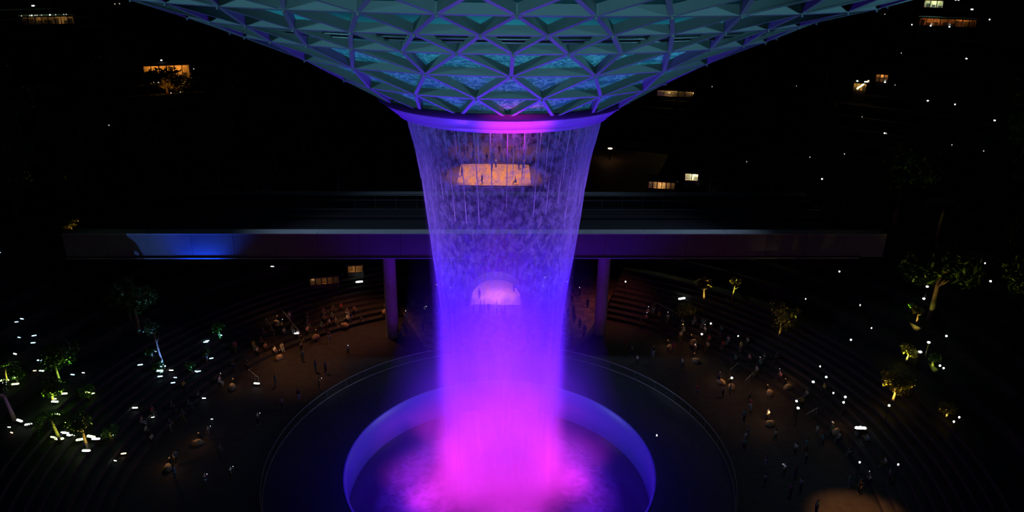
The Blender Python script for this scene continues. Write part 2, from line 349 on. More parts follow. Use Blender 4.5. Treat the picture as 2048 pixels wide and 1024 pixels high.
for cx, cyy in ((-15.0, 27.9), (13.85, 29.4)):
    l = Vector((cx, cyy, 0)); b = MB().lathe([(.95, 0), (.86, .5), (.84, 12.2), (1.25, 13.3)], 32, 0, 0)
    o = b.build('column', 'concrete', br, smooth=True); a = -math.atan(.0265); q = l - Vector((0, 23.75, 0)); o.location = (q.x*math.cos(a)-q.y*math.sin(a), q.x*math.sin(a)+q.y*math.cos(a), 0)

# ---------------------------------------------------------------- steel and glass funnel
ROW_R = [10.531, 13.664, 17.291, 21.162, 23.73, 26.977]; ROW_Z = [37.539, 39.447, 41.515, 43.365, 44.62, 45.861]; ROW_CY = [0.306, 0.164, -0.355, -1.13, -1.754, -3.117]
ROW_D = [-0.004, 0.0005, -0.0001, 0.0012, 0.0045, -0.0018]; ROW_CX = [0.092, 0.048, 0.04, -0.039, -0.178, -0.055]; ROW_T = [-0.093, -0.025, -0.007, 0.017, 0.081, -0.031]; ROW_K = [-0.0029, 0.0071, 0.0581, 0.1156, 0.1392, 0.2126]
for k in range(5):
    ROW_R.append(ROW_R[-1]+3.3); ROW_Z.append(ROW_Z[-1]+1.0); ROW_D.append(0); ROW_CX.append(0); ROW_T.append(0); ROW_CY.append(ROW_CY[-1]+.5); ROW_K.append(ROW_K[-1])
ST = 2*PI/19
def node(i, u):
    a = u*ST - ROW_K[i]/2*math.sin(2*u*ST) + .0242 + ROW_D[i]
    return Vector((ROW_R[i]*math.sin(a)+ROW_CX[i], -ROW_R[i]*math.cos(a)+ROW_CY[i], ROW_Z[i]+ROW_T[i]*math.sin(a)))
def offs(i):
    if i < 3: return [k + (.5 if i == 1 else 0) for k in range(19)]
    return [k*.5 + (.25 if i % 2 == 0 else 0) for k in range(38)]
beams = []; tris = []
for i in range(11):
    o = offs(i); s = 1 if i < 3 else .5
    for u in o: beams.append((i, u, i, u+s))
    if i < 2 or 3 <= i < 10:
        for u in o: beams.append((i, u, i+1, u+s/2)); beams.append((i, u, i+1, u-s/2)); tris.append(((i, u), (i, u+s), (i+1, u+s/2))); tris.append(((i, u), (i+1, u+s/2), (i+1, u-s/2)))
    if i == 2:
        for u in o:
            for q in (-.5, 0, .5): beams.append((2, u, 3, u+q))
            tris += [((2, u), (3, u), (3, u-.5)), ((2, u), (3, u+.5), (3, u)), ((2, u), (2, u+1), (3, u+.5))]
def normal(i, u):
    i0, i1 = max(i-1, 0), min(i+1, 10)
    t = node(i1, u) - node(i0, u); h = node(i, u+.05) - node(i, u-.05)
    n = t.cross(h).normalized(); return n if n.z < 0 else -n
def on_screen(p):
    x, y, d = project(p); return (0 if -60 < x < 2108 and -90 < y < 1100 else 1e4) + d
fun = tag(empty('funnel', (0, 0, 0)), 'giant upturned steel and glass funnel of triangular panels above the waterfall', 'glass funnel')
WB, DB = .12, .52
def beam_mb(b, A, B):
    a, c = node(*A), node(*B); n = (normal(*A)+normal(*B)).normalized(); x = (c-a).normalized(); y = n.cross(x).normalized(); n = x.cross(y)
    if n.z > 0: n = -n
    L = (c-a).length/2 - .04; mid = (a+c)/2 - n*DB/2
    b.frame(mid - n*.03, x, y, n, L, WB*.8, DB/2-.03); b.frame((a+c)/2 - n*.03, x, y, n, L, WB, .03)   # web and wider bottom flange
beams.sort(key=lambda q: on_screen((node(q[0], q[1])+node(q[2], q[3]))/2))
for q in beams[:100]:
    b = MB(); beam_mb(b, q[:2], q[2:]); b.build('beam', 'lattice_paint', fun)
b = MB()
for q in beams[100:]: beam_mb(b, q[:2], q[2:])
tag(b.build('beam_lattice', 'lattice_paint', fun), kind='stuff')
def tri_verts(t, d=DB+.02): return [node(*q) - normal(*q)*d for q in t]
tris.sort(key=lambda t: on_screen(sum((node(*q) for q in t), Vector())/3))
for lo, hi, one in ((0, 100, True), (100, len(tris), False)):
    acc = MB()
    for t in tris[lo:hi]:
        v = tri_verts(t); g = t[0][0] <= 2
        if one: MB().add(v, [(0, 1, 2)]).build('glass_panel', 'wet_glass' if g else 'panel_glass', fun)
        else: acc.add(v, [(0, 1, 2)], 0 if g else 1)
    if not one: tag(acc.build('glass_panels', ['wet_glass', 'panel_glass'], fun), kind='stuff')
nodes = [(i, u) for i in range(11) for u in offs(i)]; nodes.sort(key=lambda q: on_screen(node(*q)))
def node_mb(b, q):
    p = node(*q); n = normal(*q); b.tube([p - n*.5, p + n*.02], .24, 10); b.tube([p + n*.02, p + n*.14], .07, 8)
for q in nodes[:60]: b = MB(); node_mb(b, q); b.build('node_joint', 'lattice_paint', fun)
b = MB()
for q in nodes[60:]: node_mb(b, q)
tag(b.build('node_joints', 'lattice_paint', fun), kind='stuff')
# weir trough behind the glass with two thin pipes
cyr = -1.45
MB().lathe([(21.85, 44.22), (21.95, 44.12), (22.65, 44.45), (22.60, 44.55)], 120, 0, cyr).build('weir_trough', 'trough', fun, smooth=True)
for r_, z_ in ((22.05, 44.10), (22.5, 44.32)):
    MB().tube([(r_*math.sin(2*PI*k/120), -r_*math.cos(2*PI*k/120)+cyr, z_) for k in range(121)], .06, 6, cap=False).build('pipe', 'rail_steel', fun, smooth=True)
# the white ring that closes the funnel and carries the lip of the fall
MB().lathe([(10.75, 37.95), (10.6, 37.5), (10.3, 37.33), (9.2, 37.4), (8.9, 38.0)], 160).build('dark_gap', 'dark_gap', fun, smooth=True)
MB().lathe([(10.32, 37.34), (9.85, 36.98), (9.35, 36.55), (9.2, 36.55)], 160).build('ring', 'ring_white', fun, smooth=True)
MB().lathe([(9.26, 36.55), (9.2, 36.50), (9.16, 36.55)], 160).build('ring_groove', 'dark_gap', fun, smooth=True)
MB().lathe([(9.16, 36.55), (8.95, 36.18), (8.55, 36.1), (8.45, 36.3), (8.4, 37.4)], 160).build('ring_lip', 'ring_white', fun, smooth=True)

# ---------------------------------------------------------------- waterfall
PROF = [(8.35, 37.0), (8.3, 36.2), (8.22, 35.4), (7.62, 32.8), (7.25, 30.4), (7.02, 28.2), (6.72, 25.4), (6.46, 22.7), (6.16, 20.2), (5.92, 18.4), (5.7, 15.6), (5.58, 13), (5.48, 8.5), (5.4, 4.4), (5.4, 0), (5.5, -3.7)]
def prof_r(z):
    for (r1, z1), (r2, z2) in zip(PROF, PROF[1:]):
        if z2 <= z <= z1: return r1 + (r2-r1)*(z1-z)/(z1-z2)
    return PROF[-1][0]
water_mat('curtain_water', .02, .62, .44, .78, 30, 16, 3.1, .55, top_fade=(13, 31, .08, 1.0))
water_mat('curtain_inner', -.12, .36, .40, .78, 50, 12, 9.7, .30, top_fade=(12, 30, .03, 1.0))
water_mat('mist_sheet', .05, .7, .30, .80, 9, 1.0, 5.3, .10, top_fade=(0, 29, .35, .04))
def curtain(name, m, dr, wob, parent, ztop=99):
    me = bpy.data.meshes.new(name); n = 144; zs = [37.0 - .35*k for k in range(117)]; zs = [z for z in zs if z < ztop]; V = []; UV = []
    ph = [(random.uniform(0, 6.28), random.randint(3, 14), random.uniform(.2, .7)) for _ in range(7)]
    for z in zs:
        for k in range(n):
            a = 2*PI*k/n; wv = sum(math.sin(a*q+p+z*f) for p, q, f in ph)/7*wob*min(1, (36.5-z)/8 if z < 36.5 else 0); R = prof_r(max(z, -3.6)) + dr + wv
            V.append((R*math.sin(a)+.1, -R*math.cos(a), z))
    F = [(i*n+k, i*n+(k+1) % n, (i+1)*n+(k+1) % n, (i+1)*n+k) for i in range(len(zs)-1) for k in range(n)]
    me.from_pydata(V, [], F); ul = me.uv_layers.new(name='UVMap'); d = []
    for i in range(len(zs)-1):
        for k in range(n):
            for (a, b) in ((i, k), (i, k+1), (i+1, k+1), (i+1, k)): d += [b/n*3, -zs[a]/12]
    ul.data.foreach_set('uv', d); me.materials.append(M[m]); me.polygons.foreach_set('use_smooth', [True]*len(F))
    o = bpy.data.objects.new(name, me); C.objects.link(o); o.parent = parent; return o
wf = tag(empty('waterfall', (0, 0, -3.7)), 'tall round indoor waterfall lit violet above and magenta below, falling into the pool', 'waterfall')
OFF = wf.location.copy()
parts_w = [curtain('water_curtain', 'curtain_water', 0, .16, wf), curtain('inner_curtain', 'curtain_inner', -.45, .25, wf), curtain('mist_sheet', 'mist_sheet', -.9, .5, wf, 28)]
for k in range(40):
    a = 2*PI*k/40 + .03; ln = random.uniform(4, 9)
    pts = []; z = 36.15
    while z > 36.15-ln: pts.append(((prof_r(z)+.05)*math.sin(a)+.1, -(prof_r(z)+.05)*math.cos(a), z)); z -= .8
    parts_w.append(MB().tube(pts, [.028 + .012*math.sin(q*1.7+k) for q in range(len(pts))], 5).build('water_jet', 'jet', wf) if 'jet' in M else None)
    if parts_w[-1] is None: mat('jet', (.85, .82, .95), .4); parts_w[-1] = MB().tube(pts, .03, 5).build('water_jet', 'jet', wf)
# mist: a real scattering volume around and inside the falling water, thickest low down
def mist_mat():
    m = bpy.data.materials.new('mist_volume'); m.use_nodes = True; nt = m.node_tree; nt.nodes.clear(); L = nt.links.new
    out = nt.nodes.new('ShaderNodeOutputMaterial'); v = nt.nodes.new('ShaderNodeVolumeScatter'); v.inputs['Color'].default_value = (.9, .88, .95, 1); v.inputs['Anisotropy'].default_value = .1; L(v.outputs[0], out.inputs['Volume'])
    g = nt.nodes.new('ShaderNodeTexCoord'); s = nt.nodes.new('ShaderNodeSeparateXYZ'); L(g.outputs['Object'], s.inputs[0])
    def mth(op, a, b=None, clamp=False):
        n = nt.nodes.new('ShaderNodeMath'); n.operation = op; n.use_clamp = clamp
        for i, q in enumerate((a, b)):
            if q is None: continue
            if hasattr(q, 'links'): L(q, n.inputs[i])
            else: n.inputs[i].default_value = q
        return n.outputs[0]
    r = mth('SQRT', mth('ADD', mth('POWER', s.outputs[0], 2.0), mth('POWER', s.outputs[1], 2.0)))
    hz = mth('MULTIPLY', mth('SUBTRACT', 34.0, s.outputs[2]), 1/38.0, True)           # 0 at the top, 1 at the pool
    h2 = mth('POWER', hz, 2.6)
    R = mth('SUBTRACT', 7.7, mth('MULTIPLY', mth('POWER', hz, .5), 2.75)); W = mth('ADD', .6, mth('MULTIPLY', h2, 2.2))
    x1 = mth('DIVIDE', mth('SUBTRACT', r, R), W)                                     # shell profile, soft on both sides
    fall = mth('POWER', mth('SUBTRACT', 1.0, mth('ABSOLUTE', x1), True), 1.6)
    core = mth('MULTIPLY', mth('SUBTRACT', 1.0, mth('DIVIDE', r, 6.0), True), mth('MULTIPLY', mth('POWER', hz, 5.0), .26))
    halo = mth('MULTIPLY', mth('POWER', mth('SUBTRACT', 1.0, mth('DIVIDE', r, 13.2), True), 2.0), mth('MULTIPLY', mth('POWER', hz, 4.0), .30))
    dens = mth('ADD', mth('MULTIPLY', h2, .24), mth('ADD', mth('MULTIPLY', mth('POWER', hz, .5), .075), .012))
    L(mth('ADD', mth('ADD', mth('MULTIPLY', fall, dens), core), halo), v.inputs['Density']); M['mist_volume'] = m
mist_mat()
mist = MB().lathe([(.001, -3.25), (14.2, -3.25), (13, 4), (9, 18), (8.0, 30), (8.7, 36), (.001, 36)], 48).build('mist', 'mist_volume', wf); parts_w.append(mist)
for o in parts_w: o.location = -OFF
# ---------------------------------------------------------------- tunnel mouth on the plaza
ta = tag(empty('tunnel', (-0.85, 37.9, 0)), 'white arched tunnel mouth glowing orange on the plaza behind the waterfall', 'tunnel')
def arch_pts(hw, h, n=24): return [(hw*math.copysign(abs(math.cos(t))**.85, math.cos(t)), h*abs(math.sin(t))**.92) for t in [PI*k/n for k in range(n+1)]]
b = MB(); O = arch_pts(4.6, 5.6); I = arch_pts(3.9, 4.3); V = []
for y, P in ((0, O), (0, I), (10.0, O), (10.0, I)): V += [(p[0], y, p[1]) for p in P]
n = len(O); F = []
for k in range(n-1): F += [(k, k+1, n+k+1, n+k), (k, 2*n+k, 2*n+k+1, k+1), (n+k, n+k+1, 3*n+k+1, 3*n+k), (2*n+k, 3*n+k, 3*n+k+1, 2*n+k+1)]
b.add(V, F).build('vault', 'arch_white', ta)
W = arch_pts(3.9, 4.3); MB().add([(p[0], 9.9, p[1]) for p in W], [tuple(range(len(W)))]).build('end_wall', 'arch_inner', ta)
MB().box(-3.7, 3.7, .3, 9.8, .01, .06).build('floor_strip', 'arch_inner', ta)
MB().tube([(-2.6, 9.6, 2.9), (-1.6, 9.6, 3.6), (0, 9.6, 4.0), (1.6, 9.6, 3.6), (2.6, 9.6, 2.9)], .05, 6).build('light_strip', 'lens_warm', ta)['label'] = 'glowing warm strip under the crown'
for sx in (-1, 1): MB().box(sx*4.9-.18, sx*4.9+.18, -.6, 9.8, 0, 1.2).build('side_wall', 'arch_white', ta)
point('tunnel_lamp', (-.85, 41.5, 3.2), 520, (1.0, .30, .12), .4)
gp = MB().box(-.07, .07, -.35, .35, 0, 1.25).box(-.03, .03, -.3, .3, 1.25, 2.1)
gates = []
for i, x in enumerate((-3.3, -2.2, -1.7, .15, .9, 1.35)):
    g = empty('gate_post', (-.85+x, 35.9 - .3*(i % 2), 0)); gates.append(g)
    MB().box(-.09, .09, -.35, .35, 0, .9).build('housing', 'fixture', g); MB().box(-.03, .03, -.28, .28, .9, 2.0).build('wing', 'cloth_navy', g)
    tag(g, 'dark upright gate post in front of the glowing tunnel mouth', 'gate post', 'gate posts at the tunnel mouth')

# ---------------------------------------------------------------- people
def skin_mesh(name, chains, m, sub=1, cut=None):
    """one continuous surface grown on a joint skeleton"""
    V = []; R = []; E = []
    def vid(p, r):
        for i, q in enumerate(V):
            if (Vector(q)-Vector(p)).length < 1e-4: return i
        V.append(p); R.append(r); return len(V)-1
    for ch in chains:
        prev = None
        for p, r in ch:
            i = vid(p, r)
            if prev is not None and i != prev: E.append((prev, i))
            prev = i
    me = bpy.data.meshes.new(name); me.from_pydata(V, E, []); o = bpy.data.objects.new(name, me); C.objects.link(o)
    o.modifiers.new('s', 'SKIN'); sd = o.modifiers.new('u', 'SUBSURF'); sd.levels = sub; sd.render_levels = sub
    for i, d in enumerate(me.skin_vertices[0].data): d.radius = (R[i], R[i]*.86) if not isinstance(R[i], tuple) else R[i]; d.use_root = (i == 0)
    dg = bpy.context.evaluated_depsgraph_get(); ev = bpy.data.meshes.new_from_object(o.evaluated_get(dg)); bpy.data.objects.remove(o); bpy.data.meshes.remove(me)
    ev.name = name; ev.materials.clear(); ev.materials.append(M[m]); ev.polygons.foreach_set('use_smooth', [True]*len(ev.polygons))
    q = bpy.data.objects.new(name, ev); C.objects.link(q); return q
def person_proto(pose):
    """y = -1 is the way the person faces; feet at z 0"""
    seat = pose.startswith('sit'); ph = .45+.12 if seat else .93; lean = .10 if seat else 0
    pel = (0, 0, ph); wa = (0, -lean*.3, ph+.16); ch = (0, -lean*.9, ph+.38); nk = (0, -lean*1.2, ph+.54); hd = (0, -lean*1.3-.02, ph+.64); top = (0, -lean*1.3-.01, ph+.79)
    body = [[(pel, .125), (wa, .105), (ch, .125), (nk, .05), (hd, .075), ((hd[0], hd[1]-.005, hd[2]+.08), .088), (top, .055)]]
    body.append([((hd[0], hd[1]-.005, hd[2]+.08), .088), ((hd[0], hd[1]-.10, hd[2]+.045), .018)])
    arms = []; legs = []; sh = []
    for s in (-1, 1):
        S = (s*.17, ch[1], ph+.47); P = (s*.09, 0, ph-.04)
        if seat:
            K = (s*.13, -.44, .50); A = (s*.12, -.50, .09); T = (s*.13, -.66, .04)
            El = (s*.23, -.12, ph+.22); H = (s*.12, -.36, ph+.10)
            if pose == 'sit_phone': El = (s*.22, -.18, ph+.26); H = (s*.07, -.40, ph+.36)
        else:
            dy = s*.22 if pose == 'walk' else .02
            K = (s*.095, dy*.45-.03, .50); A = (s*.10, dy+(.04 if pose != 'walk' else .02), .09); T = (s*.12, dy-.14, .035)
            El = (s*.24, .04-(dy*.5 if pose == 'walk' else 0), ph+.20); H = (s*.24, -.05-(dy if pose == 'walk' else 0), ph-.04)
            if pose == 'phone' or (pose == 'raise' and s == 1): El = (s*.22, -.20, ph+.36); H = (s*.07, -.36, ph+.62)
            if pose == 'crossed': El = (s*.25, -.05, ph+.22); H = (-s*.03, -.17, ph+.30)
        W = tuple(H[i] + (El[i]-H[i])*.18 for i in range(3)); d = (Vector(H)-Vector(El)).normalized()
        arms.append([(ch, .125), (S, .058), (El, .040), (W, .027), (H, .034)])
        for fx in (-.024, -.008, .008, .024): arms.append([(H, .034), (tuple(Vector(H)+d*.075+Vector((fx, 0, 0))), .011)])
        arms.append([(H, .034), (tuple(Vector(H)+d*.03+Vector((-s*.045, 0, .01))), .012)])
        legs.append([(pel, .125), (P, .088), (K, .060), (A, .042), (T, .032)])
        sh.append([(ch, .15), (S, .080), (tuple(Vector(S).lerp(Vector(El), .75)), .058)])
        
    root = empty('person')
    bd = skin_mesh('body', body+arms+legs, 'skin'); bd.parent = root
    shirt = skin_mesh('shirt', [[(tuple(Vector(pel)+Vector((0, 0, -.01))), .148), (wa, .136), (ch, .15), (tuple(Vector(ch)+Vector((0, 0, .10))), .10)]]+sh, 'cloth_white'); shirt.parent = root
    tr = []
    for s, lg in zip((-1, 1), legs): tr.append([(pel, .142), (lg[1][0], .105), (lg[2][0], .078), (lg[3][0], .062)])
    t = skin_mesh('trousers', tr, 'cloth_navy'); t.parent = root
    h = MB(); long = pose in ('crossed', 'sit_phone', 'stand_b'); h.ball((hd[0], hd[1]+.018, hd[2]+.095), .102, .112, .115, 12)
    if long: h.ball((hd[0], hd[1]+.06, hd[2]-.02), .095, .055, .17, 10)
    # hair only over the crown and back: keep the face clear
    h.v = [(x, max(y, hd[1]-.055) if z < hd[2]+.14 else y, z if y > hd[1]-.02 else max(z, hd[2]+.12)) for x, y, z in h.v]
    hh = h.build('hair', 'hair', root, smooth=True)
    ks = [bd, shirt, t, hh]
    if 'phone' in pose or pose == 'raise': root['hold'] = 1
    KIDS[pose] = ks; return root
POSES = ['stand', 'walk', 'phone', 'raise', 'crossed', 'sit', 'sit_phone', 'stand_b']
PROTO = {p: person_proto(p) for p in POSES}
used = {}; SHARED = {}
pose_txt = {'stand': 'standing', 'walk': 'walking', 'phone': 'filming', 'raise': 'arm-raising', 'crossed': 'folded-armed', 'sit': 'seated', 'sit_phone': 'seated phone-reading', 'stand_b': 'long-haired standing'}
def person(pose, x, y, z, face, shirt, trs, where, grp, label=None, scale=1.0):
    pr = PROTO[pose]; ks = KIDS[pose]
    if pose not in used: used[pose] = 1; o = pr; mine = ks
    else:
        o = pr.copy(); C.objects.link(o); mine = []
        for ch in ks: d = ch.copy(); C.objects.link(d); d.parent = o; mine.append(d)
    o.location = (x, y, z); o.rotation_euler = (0, 0, face); o.scale = (scale,)*3
    for d, c in ((mine[1], 'cloth_'+shirt), (mine[2], 'cloth_'+trs)): d.material_slots[0].link = 'OBJECT'; d.material_slots[0].material = M[c]
    lab = label or '%s person, %s top, %s trousers, %s' % (pose_txt[pose], shirt, trs, where)
    tag(o, lab, 'person', grp); o.select_set(False); return o
def face_to(x, y, tx=0, ty=0): return math.atan2(tx-x, -(ty-y))   # local -Y turned towards the target
SH = ['white', 'white', 'pale blue', 'black', 'grey', 'navy', 'red', 'pink', 'black', 'grey', 'navy', 'teal', 'white', 'olive', 'yellow', 'black']
TRS = ['black', 'navy', 'grey', 'black', 'pale blue', 'olive']
placed = []
def free(x, y, d=.62):
    for a, b_ in placed:
        if abs(a-x) < d and abs(b_-y) < d: return False
    placed.append((x, y)); return True
# seated rows on the terraces at the left and right of the plaza; angles measured from +Y
def seats(name, side, th0, th1, rows, step, prob, where, grp):
    for row in rows:
        r = 37 + row; th = th0
        while th < th1:
            th += random.uniform(.7, 1.7)*step/r
            if random.random() > prob: continue
            a = th; x = side*(r+.15)*math.sin(a); y = (r+.15)*math.cos(a)
            if not free(x, y): continue
            pz = random.choice(['sit', 'sit', 'sit_phone', 'sit', 'stand' if random.random() < .5 else 'sit'])
            s = random.choice(SH); t = random.choice(TRS)
            rowtxt = ['lowest', 'second', 'third', 'fourth', 'fifth', 'sixth'][row] + ' step'
            if pz == 'stand': x *= (r+.5)/(r+.15); y *= (r+.5)/(r+.15); z = .45*(row+1)
            else: z = .45*row
            person(pz, x, y, z, face_to(x, y) + random.uniform(-.3, .3), s, t, '%s, %s' % (rowtxt, where), grp)
seats('l', -1, .52, 1.02, (0, 1, 2, 3), 1.5, .52, 'left terrace by the column', 'crowd on the left terrace by the column')
seats('l', -1, 1.02, 1.50, (0, 1, 2), 1.9, .40, 'left terrace towards the garden', 'crowd on the left terrace towards the garden')
seats('r', 1, .52, 1.02, (0, 1, 2, 3), 1.5, .50, 'right terrace by the column', 'crowd on the right terrace by the column')
seats('r', 1, 1.02, 1.62, (0, 1, 2), 1.9, .40, 'right terrace towards the garden', 'crowd on the right terrace towards the bright trees')
def standers(n, xs, ys, zfun, where, grp, cols=SH, poses=('stand', 'walk', 'phone', 'raise', 'crossed', 'stand_b'), rmin=24.5, rmax=999, face=None):
    k = 0; tries = 0
    while k < n and tries < n*30:
        tries += 1; x = random.uniform(*xs); y = random.uniform(*ys); r = math.hypot(x, y)
        if not rmin < r < rmax or not free(x, y, .9): continue
        if any(math.hypot(x-a, y-c) < 1.6 for a, c in ((-15, 27.9), (13.85, 29.4))): continue
        if abs(x+.85) < 6.2 and 35 < y < 48.5: continue
        f = face_to(x, y)+random.uniform(-.6, .6) if face is None else face+random.uniform(-1, 1)
        person(random.choice(poses), x, y, zfun(x, y), f, random.choice(cols), random.choice(TRS), where, grp, scale=random.uniform(.92, 1.04)); k += 1
z0 = lambda x, y: 0.0
DK = ['black', 'navy', 'grey', 'black', 'red', 'white']
standers(26, (-14, -6.2), (26, 46), z0, 'between the left column and the fall', 'standing crowd left of the tunnel', DK)
standers(24, (6.2, 13), (26, 46), z0, 'between the fall and the right column', 'standing crowd right of the tunnel', DK)
standers(9, (-31, -17), (11, 27), z0, 'on warm lit floor left of the pool', 'people on the left plaza floor', ['black', 'navy', 'grey'], rmin=25, rmax=36)
standers(12, (16, 30), (9, 27), z0, 'on the dark floor right of the pool', 'people on the right plaza floor', DK, rmin=25, rmax=36)
standers(20, (24.5, 36), (-8, 9), z0, 'near the railing at lower right', 'people at the lower right of the plaza', ['white', 'white', 'pale blue', 'black', 'grey', 'teal'], rmin=24.6, rmax=36.5)
standers(10, (-36, -25), (-8, 10), z0, 'near the railing at lower left', 'people at the lower left of the plaza', ['black', 'grey', 'navy', 'pale blue'], rmin=24.6, rmax=36.5)
zp = lambda x, y: 12.0
for i, (x, y, c, tx) in enumerate(((-3.6, 61.6, 'navy', 'standing at the front edge of the lit stage, left of two'), (2.3, 61.4, 'black', 'crouched at the front edge of the lit stage, right of two'), (-2.0, 70.5, 'black', 'in the middle of the lit stage'), (-1.3, 73.2, 'white', 'in white at the back of the lit stage'), (3.0, 71.6, 'navy', 'towards the right corner of the lit stage'), (3.9, 72.8, 'pink', 'in pink at the right back corner of the lit stage'), (-7.4, 66.5, 'navy', 'at the left edge of the lit stage'))):
    person('sit' if i == 1 else POSES[i % 3], x, y, 12.35, random.uniform(-3, 3), c, 'black', '', 'people on the lit stage', 'person ' + tx); placed.append((x, y))
standers(60, (-15, 13.5), (77, 93), zp, 'in the dark crowd behind the lit stage', 'crowd behind the lit stage', DK, rmin=0)
standers(9, (-15, -9.6), (62, 75), zp, 'beside the left edge of the lit stage', 'crowd left of the lit stage', DK, rmin=0)
standers(11, (6.6, 13.5), (62, 75), zp, 'beside the right edge of the lit stage', 'crowd right of the lit stage', DK, rmin=0)
for x, y, c, pz, tx in ((-3.1, 35.2, 'navy', 'walk', 'tall dark figure walking out of the glowing tunnel'), (-1.9, 34.9, 'black', 'stand', 'dark figure beside the gate posts at the tunnel mouth'), (-3.4, 40.5, 'red', 'walk', 'figure in red inside the glowing tunnel'), (1.9, 43, 'black', 'stand', 'dark figure deep inside the glowing tunnel')):
    person(pz, x, y, 0, random.uniform(-1, 1), c, 'black', '', 'people at the tunnel mouth', 'person, '+tx)
for p in POSES:
    if p not in used:
        for q in KIDS[p]: bpy.data.objects.remove(q)
        bpy.data.objects.remove(PROTO[p])
# glowing phone screens held up in the crowd
ph0 = None
def phone(x, y, z, face, where):
    global ph0
    if ph0 is None:
        ph0 = empty('phone'); MB().box(-.085, .085, -.01, .01, 0, .24).build('case', 'fixture', ph0); MB().box(-.075, .075, .0101, .016, .01, .23).build('screen', 'phone_screen', ph0); MB().ball((.05, -.014, .20), .03, .012, .03, 8).build('torch', 'lens_white', ph0); KIDS['phone_'] = [c for c in C.objects if c.parent == ph0]; o = ph0
    else: o = copy_tree(ph0, KIDS['phone_'])
    o.location = (x, y, z); o.rotation_euler = (-.35, 0, face); tag(o, where[0], 'phone', where[1])
holders = [o for o in C.objects if o.get('hold') and o.get('category') == 'person' and o.location.z < 6]
random.shuffle(holders)
for o in holders[:26]:
    f = o.rotation_euler.z; up = 1.58 if abs(o.location.z) < .01 or o.location.z > 0 else 1.58
    side = 'left' if o.location.x < 0 else 'right'
    q = Vector((math.sin(f)*.40, -math.cos(f)*.40, 1.47))
    phone(o.location.x+q.x, o.location.y+q.y, o.location.z+q.z*o.scale.z, f, ('lit phone held up in the %s crowd' % side, 'phones held up in the %s crowd' % side))

# ---------------------------------------------------------------- garden lamps
lamp_protos = {}
def lamp(px, py, size, lens, where, grp, h=.25, up=0.0, turn=None):
    g = ground(px, py + (h+up)*FPX*.93/max(20, (Vector(CAM)-Vector((0, 40, 5))).length) if up else py)
    if lens not in lamp_protos:
        o = empty('garden_lamp'); MB().tube([(0, 0, 0), (0, 0, h)], .025, 6).build('stake', 'fixture', o)
        MB().tube([(-.42, 0, h+.04), (-.36, 0, h+.04), (.36, 0, h+.04), (.42, 0, h+.04)], [.06, .13, .13, .06], 10).build('housing', 'fixture', o)
        MB().tube([(-.40, 0, h+.13), (-.33, 0, h+.13), (.33, 0, h+.13), (.40, 0, h+.13)], [.05, .115, .115, .05], 10).build('lens', lens, o, smooth=True)
        ks = [c for c in C.objects if c.parent == o]; lamp_protos[lens] = ks; KIDS['lamp'+lens] = o
    else: o = copy_tree(KIDS['lamp'+lens], lamp_protos[lens])
    o.location = g; s = size; o.scale = (s, s, s); o.rotation_euler = (0, 0, random.uniform(-.5, .5) if turn is None else turn)
    return tag(o, where, 'lamp', grp), g
def dot_lamp(px, py, size, lens, where, grp, h=2.2):
    """lantern head on a slim post; px, py is the head"""
    d = (Vector(CAM)-ground(px, py)).length; g = ground(px, py + h*FPX*.9/d)
    key = ('dot', lens)
    if key not in lamp_protos:
        o = empty('lantern'); MB().tube([(0, 0, 0), (0, 0, h)], .04, 6).build('post', 'fixture', o); MB().tube([(0, 0, h-.08), (0, 0, h)], .09, 8).build('collar', 'fixture', o)
        MB().ball((0, 0, h+.10), .11, .11, .11, 10).build('globe', lens, o, smooth=True); ks = [c for c in C.objects if c.parent == o]; lamp_protos[key] = ks; KIDS[key] = o
    else: o = copy_tree(KIDS[key], lamp_protos[key])
    o.location = g; o.scale = (size, size, 1); return tag(o, where, 'lamp', grp), g
lp = []
def garden_txt(px, py, s, l):
    c = {'g': 'greenish', 'w': 'white', 'b': 'bluish', 'm': 'warm'}[l]; z = 'tiny' if s < .5 else 'small' if s < .85 else 'bright'
    q = 'by the splayed palm at the left edge' if px < 45 and py < 790 else 'under the violet-lit trunk at the left edge' if px < 95 and py > 835 else 'high on the dark lower left slope' if py < 750 else 'around the foot of the tree fern' if 95 < px < 160 and py > 830 else 'around the lowest brown-trunked tree' if 160 <= px < 215 and py > 840 else 'near the glowing bushy tree' if px < 160 else 'right of the lit lower left trees'
    return '%s %s garden lamp %s' % (z, c, q), 'garden lamps ' + q
LG = ('white garden lamp glowing low among the dark plants at the lower left', 'garden lamps at the lower left')
